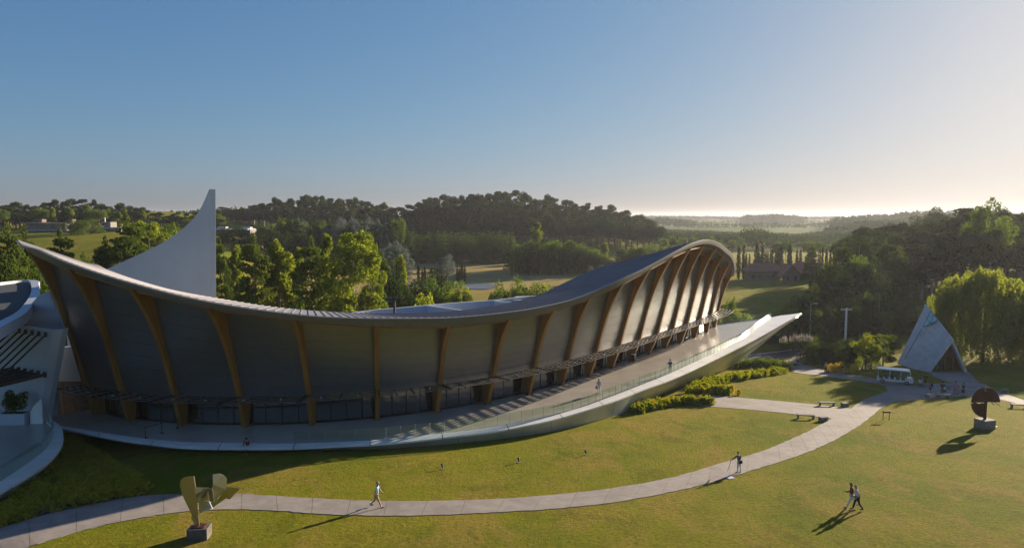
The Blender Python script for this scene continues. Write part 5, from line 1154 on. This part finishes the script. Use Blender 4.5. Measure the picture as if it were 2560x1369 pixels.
for i, (px, py) in enumerate(((1994, 912), (1988, 922))):
    p = onground(px, py); t = thing('road_sign', ['small dark sign plate on thin posts near the timber fence', 'small dark sign plate at the end of the light green hedge'][i], 'sign', p, .1)
    MB().box((0, 0, .75), (.6, .06, .32)).build('plate', M['dark'], t)
    for s in (-1, 1): MB().bar((s*.25, 0, 0), (s*.25, 0, .75), .04).build('post', M['pole'], t)
kb = resample(np.array([onground(*p) for p in ((1978, 922), (2008, 902), (2022, 898), (2040, 912), (2064, 922), (2080, 928))]), 20)
mb = MB(); 
for a, b in zip(kb[:-1], kb[1:]): mb.bar(a+[0, 0, .06], b+[0, 0, .06], .15, .14)
o = mb.build('kerb_edging', M['conc'], None, False, 'structure')
# things on the museum terrace
q0 = []
for i, (px, py) in enumerate(((364, 1094), (405, 1082), (444, 1069))):
    p = atz(px, py, .0); t = thing('queue_post', 'slim black queue barrier post on the shaded terrace', 'barrier post', p, 0, 'queue barrier posts'); q0.append(p)
    MB().tube([(0, 0, 0), (0, 0, .03)], .18, 14).build('base', M['dark'], t); MB().tube([(0, 0, .03), (0, 0, 1.0)], .03, 8).build('post', M['dark'], t); MB().tube([(0, 0, .9), (0, 0, 1.02)], .045, 8).build('head', M['dark'], t)
t = thing('barrier_belt', 'black belt stretched between the two left queue posts', 'belt', q0[0]); d = q0[1]-q0[0]; MB().bar((0, 0, .93), (d[0], d[1], .93), .01, .05).build('belt', M['black'], t)
p = atz(1584, 903, 0); t = thing('litter_bin', 'dark litter bin beside a timber rib on the sunny terrace', 'litter bin', p, R(50)); MB().box((0, 0, .48), (.5, .5, .95)).build('body', M['dark'], t); MB().box((0, 0, 1.0), (.54, .54, .1)).build('lid', M['kerb'], t)

# ---------------------------------------------------------------- people
def skinned(name, V, Eg, rad, m, parent, sub=1):
    me = bpy.data.meshes.new(name); me.from_pydata([tuple(v) for v in V], Eg, []); ob = bpy.data.objects.new(name, me); col.objects.link(ob)
    md = ob.modifiers.new('s', 'SKIN'); 
    sv = me.skin_vertices[0].data
    for i, r_ in enumerate(rad): sv[i].radius = r_ if isinstance(r_, tuple) else (r_, r_)
    sv[0].use_root = True
    if sub: ob.modifiers.new('d', 'SUBSURF').levels = sub
    dg = bpy.context.evaluated_depsgraph_get(); me2 = bpy.data.meshes.new_from_object(ob.evaluated_get(dg))
    bpy.data.objects.remove(ob); bpy.data.meshes.remove(me)
    me2.name = name; me2.materials.clear(); me2.materials.append(m)
    me2.polygons.foreach_set('use_smooth', [True]*len(me2.polygons))
    return me2
def person(px, py, h, yaw, label, top, bottom=None, hair=(.05, .03, .02), legs=(18, -20), arms=(20, -20), elbow=(20, 20), lean=4, sit=False, longsleeve=False, shorts=False, dress=None, shoe=(.03, .03, .03), skin='skin', longhair=False, z=None, P=None, knee=(6, 22), armout=(8, 8), socks=False):
    """local +y is forward; one continuous body with clothing laid over it"""
    if P is None: P = onground(px, py) if z is None else atz(px, py, z)
    k = h/1.75; t = thing('person', label, 'person', P, yaw)
    S_ = lambda a: math.sin(R(a)); C_ = lambda a: math.cos(R(a))
    fem = longhair or dress is not None; shw = .165 if fem else .19
    hipz = .93*k if not sit else .50*k
    pel = np.array([0, 0, hipz]); up = np.array([0, S_(lean), C_(lean)])
    wst = pel+up*.16*k; che = pel+up*.38*k; nk = pel+up*.55*k; hd0 = nk+up*.07*k+[0, .015*k, 0]; hd = nk+np.array([0, S_(lean*1.4), C_(lean*1.4)])*.17*k+[0, .02*k, 0]; ht = hd+up*.10*k
    V = [pel, wst, che, nk, hd0, hd, ht]; Eg = [(0, 1), (1, 2), (2, 3), (3, 4), (4, 5), (5, 6)]; rd = [(.115*k), (.105*k), (.125*k), (.055*k), (.052*k), (.088*k), (.060*k)]
    info = {}
    hands = []
    for s, la, kn, aa, el, ao in ((-1, legs[0], knee[0], arms[0], elbow[0], armout[0]), (1, legs[1], knee[1], arms[1], elbow[1], armout[1])):
        hip = pel+[s*.085*k, 0, -.04*k]
        if sit: kneep = hip+np.array([s*.05, .42, -.01])*k; ank = kneep+np.array([s*.01, .04, -.42])*k
        else: kneep = hip+np.array([s*.01*k, S_(la)*.42*k, -C_(la)*.42*k]); ank = kneep+np.array([0, S_(la-kn)*.40*k, -C_(la-kn)*.40*k])
        toe = ank+np.array([s*.02, .15, -.055])*k
        i0 = len(V); V += [hip, (hip+kneep)/2, kneep, (kneep*.6+ank*.4), ank, toe]; Eg += [(0, i0), (i0, i0+1), (i0+1, i0+2), (i0+2, i0+3), (i0+3, i0+4), (i0+4, i0+5)]
        rd += [.092*k, .078*k, .055*k, .054*k, .036*k, (.035*k)]
        sh_ = che+np.array([s*shw*k, 0, .12*k]); sh_ = nk+np.array([s*shw*k, -.01*k, -.055*k]); elb = sh_+np.array([s*S_(ao)*.28*k, S_(aa)*.28*k, -C_(aa)*C_(ao)*.28*k]); wr = elb+np.array([s*S_(ao)*.08*k, S_(aa+el)*.25*k, -C_(aa+el)*.25*k]); pm = wr+(wr-elb)*.32
        j0 = len(V); V += [sh_, elb, wr, pm]; Eg += [(2, j0), (j0, j0+1), (j0+1, j0+2), (j0+2, j0+3)]; rd += [.058*k, .042*k, .028*k, (.036*k)]
        info[s] = (i0, j0); hands.append((s, wr, pm))
    zmin = min(v[2] for v in V)-.03*k
    if not sit:
        for i in range(len(V)): V[i] = V[i]-np.array([0, 0, zmin])
        hands = [(s, w_-[0, 0, zmin], p_-[0, 0, zmin]) for s, w_, p_ in hands]
    pel, wst, che, nk, hd0, hd, ht = V[:7]
    me = skinned('body', V, Eg, rd, M[skin], t)
    bm = bmesh.new(); bm.from_mesh(me); mb = MB()
    for s, w_, p_ in hands:      # fingers and thumb rooted in the palm
        d = (p_-w_); d = d/np.linalg.norm(d); side = np.array([0, 1., 0]) if abs(d[1]) < .7 else np.array([0, 0, 1.])
        for f_, (o_, L) in enumerate(((-.024, .060), (-.008, .072), (.008, .068), (.024, .054))):
            a = p_+side*o_*k; mb.tube([a-d*.015, a+d*L*.55*k, a+d*L*k+np.array([-s*.018, 0, 0])*k], [.009*k, .008*k, .006*k], 5)
        a = w_+d*.03*k+side*.022*k; mb.tube([a, a+side*.03*k+d*.02*k, a+side*.035*k+d*.05*k], [.011*k, .009*k, .007*k], 5)
    fwd = np.array([0, 1., 0])
    mb.ell(hd+fwd*.088*k-up*.01*k, (.014*k, .022*k, .024*k), 6)
    for s in (-1, 1): mb.ell(hd+[s*.086*k, -.0, -.0], (.012*k, .022*k, .032*k), 6)
    m2 = mb.mesh('x', M[skin], True); bm.from_mesh(m2); bm.to_mesh(me); bm.free(); me.materials.clear(); me.materials.append(M[skin]); me.materials.append(cloth('eye_dark', (.01, .01, .01))); 
    body = link('body', me, t)
    mb = MB()
    for s in (-1, 1): mb.ell(hd+[s*.032*k, .080*k, .015*k], (.010*k, .008*k, .008*k), 6)
    mb.ell(hd+fwd*.084*k-up*.045*k, (.024*k, .006*k, .006*k), 6, 0); mb.build('face_features', cloth('eye_dark', (.01, .01, .01)), body, True)
    col_t = cloth('fabric_%02d%02d%02d' % tuple(int(c*99) for c in top), top)
    TV = [V[0]+[0, 0, -.02], V[1], V[2], V[3]-[0, 0, .03*k]]; TE = [(0, 1), (1, 2), (2, 3)]; TR_ = [.135*k, .128*k, .142*k, .07*k]
    for s in (-1, 1):
        j0 = info[s][1]; n_ = len(TV)
        if longsleeve: TV += [V[j0], V[j0+1], V[j0+2]]; TE += [(2, n_), (n_, n_+1), (n_+1, n_+2)]; TR_ += [.07*k, .056*k, .042*k]
        else: TV += [V[j0], V[j0]*.3+V[j0+1]*.7]; TE += [(2, n_), (n_, n_+1)]; TR_ += [.07*k, .062*k]
    if dress is None: link('shirt', skinned('shirt', TV, TE, TR_, col_t, t), t)
    else:
        link('dress_top', skinned('dress_top', TV, TE, TR_, col_t, t), t)
        zs = V[0][2]; mb = MB(); n_ = 14; G = []
        for zz_, r_ in ((zs+.14*k, .13*k), (zs, .17*k), (zs-.25*k, .20*k), (zs-dress*k, .26*k)):
            G.append([(r_*math.cos(a)*(1+.06*math.sin(5*a)), r_*.8*math.sin(a)*(1+.06*math.sin(5*a)), zz_) for a in np.linspace(0, 2*math.pi, n_+1)])
        mb.grid(G); mb.build('skirt', col_t, t, True)
    if bottom is not None:
        cb = cloth('fabric_%02d%02d%02d' % tuple(int(c*99) for c in bottom), bottom)
        BV = [V[0]]; BE = []; BR_ = [.130*k]
        for s in (-1, 1):
            i0 = info[s][0]; n_ = len(BV)
            if shorts: BV += [V[i0], V[i0+1], V[i0+1]*.35+V[i0+2]*.65]; BE += [(0, n_), (n_, n_+1), (n_+1, n_+2)]; BR_ += [.108*k, .098*k, .088*k]
            else: BV += [V[i0], V[i0+1], V[i0+2], V[i0+3], V[i0+4]]; BE += [(0, n_)]+[(n_+j, n_+j+1) for j in range(4)]; BR_ += [.106*k, .092*k, .070*k, .066*k, .052*k]
        link('shorts' if shorts else 'trousers', skinned('trousers', BV, BE, BR_, cb, t), t)
    cs = cloth('shoe_%02d%02d%02d' % tuple(int(c*99) for c in shoe), shoe)
    for s in (-1, 1):
        i0 = info[s][0]; a, b = V[i0+4], V[i0+5]; mb = MB(); c = a*.45+b*.55; mb.ell((c[0], c[1], c[2]-.005), (.048*k, .135*k, .045*k), 8); mb.build('shoe', cs, t, True)
        if socks: MB().tube([a+[0, 0, -.02], a+[0, 0, .12*k]], .045*k, 8).build('sock', M['kerb'], t)
    ch_ = cloth('hair_%02d%02d%02d' % tuple(int(c*99) for c in hair), hair)
    mb = MB(); mb.ell(hd+[0, -.018*k, .028*k], (.100*k, .108*k, .105*k), 10)
    if longhair: mb.ell(hd+[0, -.06*k, -.06*k], (.095*k, .065*k, .16*k), 10)
    mb.build('hair', ch_, t, True)
    t['k'] = k
    return t, V, info
W = R
person(942, 1268, 1.78, W(-90), 'grey haired man in white and blue tee and shorts striding along the footpath', (.30, .50, .66), (.36, .30, .20), (.30, .28, .25), (-20, 24), (22, -14), (14, 8), 6, shorts=True, skin='skin2', socks=True, knee=(28, 4))
pz, V_, inf_ = person(1847, 1181, 1.62, W(20), 'stooped woman in teal jacket and white trousers walking with a cane', (.05, .11, .13), (.62, .60, .60), (.22, .12, .05), (4, -4), (24, 6), (22, 8), 12, longsleeve=True, shoe=(.5, .5, .5), armout=(34, 12), knee=(4, 6))
wr_ = V_[inf_[-1][1]+3]; c_ = thing('walking_cane', 'thin wooden walking cane held by the woman in teal', 'cane', pz.location, pz.rotation_euler.z)
MB().tube([wr_+[.0, .02, .03], wr_+[-.22, .16, -wr_[2]+.01]], .014, 6).build('shaft', M['woodd'], c_); MB().tube([wr_+[.0, -.06, .03], wr_+[0, .05, .035]], .016, 6).build('grip', M['dark'], c_)
b_ = thing('shoulder_bag', 'black shoulder bag on the back of the woman in teal', 'bag', pz.location, pz.rotation_euler.z)
MB().box((-.03, -.20, .92), (.28, .10, .24)).build('pouch', M['black'], b_); MB().tube([(-.12, -.18, 1.02), (.02, -.16, 1.22), (.12, -.04, 1.38), (.13, .08, 1.3)], .014, 5).build('strap', M['black'], b_)
person(2129, 1268, 1.70, W(78), 'brown haired woman in rust brown top and white trousers beside a blonde woman', (.16, .07, .04), (.62, .61, .63), (.20, .11, .05), (24, -22), (40, -10), (50, 25), 6, longhair=True, longsleeve=True, shoe=(.4, .35, .3), knee=(4, 32))
pw_, V_, inf_ = person(2142, 1274, 1.68, W(78), 'blonde woman in white top and black trousers walking over the lawn', (.66, .66, .72), (.012, .012, .015), (.50, .36, .16), (-16, 18), (-26, 10), (62, 30), 9, longhair=True, shoe=(.1, .08, .07), knee=(20, 4))
b_ = thing('hand_bag', 'small black bag hanging at the hip of the blonde woman', 'bag', pw_.location, pw_.rotation_euler.z); MB().box((.20, -.06, .82), (.10, .30, .26)).build('pouch', M['black'], b_); MB().tube([(.2, -.06, .95), (.2, .0, 1.2), (.10, .0, 1.42)], .012, 5).build('strap', M['black'], b_)
sp = atz(620, 1113, .1); person(0, 0, 1.72, W(180), 'person in dark red jacket and patterned shirt sitting on the terrace edge', (.16, .03, .035), (.012, .014, .02), (.02, .015, .015), arms=(28, 28), elbow=(70, 70), lean=12, sit=True, longsleeve=True, shoe=(.35, .34, .33), P=np.array([sp[0], sp[1]-.1, -.42]))
pw_, V_, inf_ = person(1497, 984, 1.68, W(8), 'woman in pale pink shirt and white trousers carrying a bag on the terrace', (.50, .42, .44), (.66, .64, .66), (.40, .28, .17), (5, -5), (4, 4), (6, 6), 2, longhair=True, longsleeve=True, z=.0, knee=(3, 3), shoe=(.25, .18, .12))
b_ = thing('hand_bag', 'brown hand bag held by the woman on the terrace', 'bag', pw_.location, pw_.rotation_euler.z); wr_ = V_[inf_[-1][1]+3]
MB().box(tuple(wr_+[-.06, 0, -.10]), (.12, .30, .24), 0, 0, .85).build('pouch', cloth('brown_leather', (.14, .05, .03)), b_); MB().tube([wr_+[-.06, -.1, 0], wr_+[-.03, 0, .1], wr_+[-.06, .1, 0]], .012, 5).build('handle', cloth('brown_leather', (.14, .05, .03)), b_)
person(1675, 934, 1.83, W(12), 'man in blue shirt and grey trousers standing at the glass railing', (.06, .10, .26), (.12, .14, .12), (.02, .015, .012), (3, -3), (6, 6), (95, 95), 2, longsleeve=True, z=.0, knee=(2, 2))
dp, V_, inf_ = person(2064, 932, 1.75, W(170), 'bald man in pink shirt walking a black dog on the narrow path', (.60, .30, .24), (.05, .05, .05), (.45, .32, .25), (8, -8), (10, -6), (20, 10), 3, knee=(4, 12))
person(2106, 936, 1.70, W(180), 'dark topped visitor passing the orange shrubs on the narrow path', (.04, .03, .03), (.30, .22, .15), (.05, .03, .02), (8, -8), (10, -6), (20, 10), 2, shorts=True)
for px, lab, c in ((2155, 'person in pale shirt sitting on the shaded grass under the bright trees', (.35, .38, .42)), (2177, 'second seated person in blue grey under the bright trees', (.25, .26, .36))):
    q = onground(px, 924); person(0, 0, 1.65, W(200), lab, c, (.03, .03, .04), arms=(30, 30), elbow=(50, 50), lean=8, sit=True, P=q-np.array([0, 0, .30]))
q = onground(2298, 966); person(0, 0, 1.66, W(150), 'person in white top sitting on the forecourt bench', (.60, .62, .68), (.05, .05, .06), arms=(30, 30), elbow=(40, 40), lean=10, sit=True, P=np.array([q[0]+.1, q[1], q[2]]))
person(2312, 963, 1.72, W(175), 'person dressed in black standing by the forecourt bench', (.010, .010, .012), (.015, .015, .018), legs=(3, -3), lean=2, longsleeve=True, knee=(2, 2))
person(2325, 984, 1.62, W(100), 'walker in blue grey shirt and dark shorts with a backpack', (.14, .15, .24), (.02, .025, .04), (.03, .02, .02), (16, -18), (16, -12), (20, 16), 9, shorts=True)
q = onground(2325, 984); b_ = thing('backpack', 'dark blue backpack on the walker near the forecourt benches', 'backpack', q, W(100)); MB().box((0, -.20, 1.15), (.30, .16, .42), 0, 0, .8).build('pack', cloth('navy', (.02, .025, .06)), b_); MB().box((0, -.30, 1.08), (.22, .06, .2)).build('pocket', cloth('navy', (.02, .025, .06)), b_)
person(2355, 986, 1.72, W(150), 'adult in dark rust jacket holding a child close on the forecourt', (.09, .025, .02), (.25, .20, .16), (.02, .015, .012), (6, -6), (40, 30), (60, 60), 8, longsleeve=True)
person(2361, 987, 1.22, W(200), 'small child in white tee standing against the adult in rust', (.60, .58, .62), (.02, .02, .03), (.03, .02, .02), (4, -4), (6, 6), (10, 10), 2, shorts=True)
person(2388, 984, 1.70, W(190), 'person in long pink dress on the forecourt', (.45, .16, .26), None, (.04, .02, .02), (4, -4), (20, 20), (60, 60), 3, dress=.55, longhair=True)
person(2395, 986, 1.2, W(170), 'child in pale clothes beside the pink dress', (.35, .30, .26), (.30, .28, .24), (.04, .02, .02), (4, -4), (6, 6), (10, 10), 2)
person(2407, 990, 1.72, W(195), 'person in sleeveless black dress on the forecourt', (.015, .018, .012), None, (.03, .02, .015), (4, -4), (20, 10), (40, 20), 2, dress=.42, longhair=True)
# black dog
d0 = onground(2071, 933); dog = thing('dog', 'small black dog trotting beside the man in pink', 'dog', d0, W(160))
V = [(0, 0, .42), (0, .18, .43), (0, .32, .42), (0, .42, .52), (0, .50, .58), (0, .62, .55), (0, -.18, .42), (0, -.32, .43), (0, -.45, .50), (0, -.55, .60)]
Eg = [(0, 1), (1, 2), (2, 3), (3, 4), (4, 5), (0, 6), (6, 7), (7, 8), (8, 9)]; rd = [.10, .115, .12, .07, .065, .03, .095, .09, .02, .012]
for x in (-.07, .07):
    i = len(V); V += [(x, .30, .30), (x, .32, .15), (x, .33, .02)]; Eg += [(2, i), (i, i+1), (i+1, i+2)]; rd += [.045, .025, .025]
    i = len(V); V += [(x, -.24, .28), (x, -.36, .16), (x, -.30, .02)]; Eg += [(7, i), (i, i+1), (i+1, i+2)]; rd += [.055, .024, .024]
db = link('body', skinned('body', V, Eg, rd, M['black'], dog), dog)
for x in (-.045, .045): MB().ell((x, .47, .64), (.02, .012, .045), 6).build('ear', M['black'], dog)
l_ = thing('dog_leash', 'thin leash between the man in pink and the black dog', 'leash', dp.location); w_ = Matrix.Rotation(dp.rotation_euler.z, 4, 'Z') @ Vector(V_[inf_[1][1]+3]); dd = d0-np.array(dp.location)
MB().tube([w_, ((w_[0]+dd[0])/2, (w_[1]+dd[1])/2, .62), (dd[0], dd[1], .5)], .008, 4).build('strap', M['black'], l_)

# ---------------------------------------------------------------- haze
mh_ = bpy.data.materials.new('air_haze'); mh_.use_nodes = True; n = mh_.node_tree.nodes; n.clear()
o_ = n.new('ShaderNodeOutputMaterial'); v_ = n.new('ShaderNodeVolumePrincipled'); v_.inputs['Color'].default_value = (.80, .84, .92, 1); v_.inputs['Density'].default_value = HAZE; v_.inputs['Anisotropy'].default_value = .35
mh_.node_tree.links.new(v_.outputs[0], o_.inputs['Volume'])
mb = MB().box((0, 2800, 14), (12500, 6900, 62)); hz_ = mb.build('haze', mh_, None, False, 'stuff'); hz_['label'] = 'thin bright evening haze filling the valley'
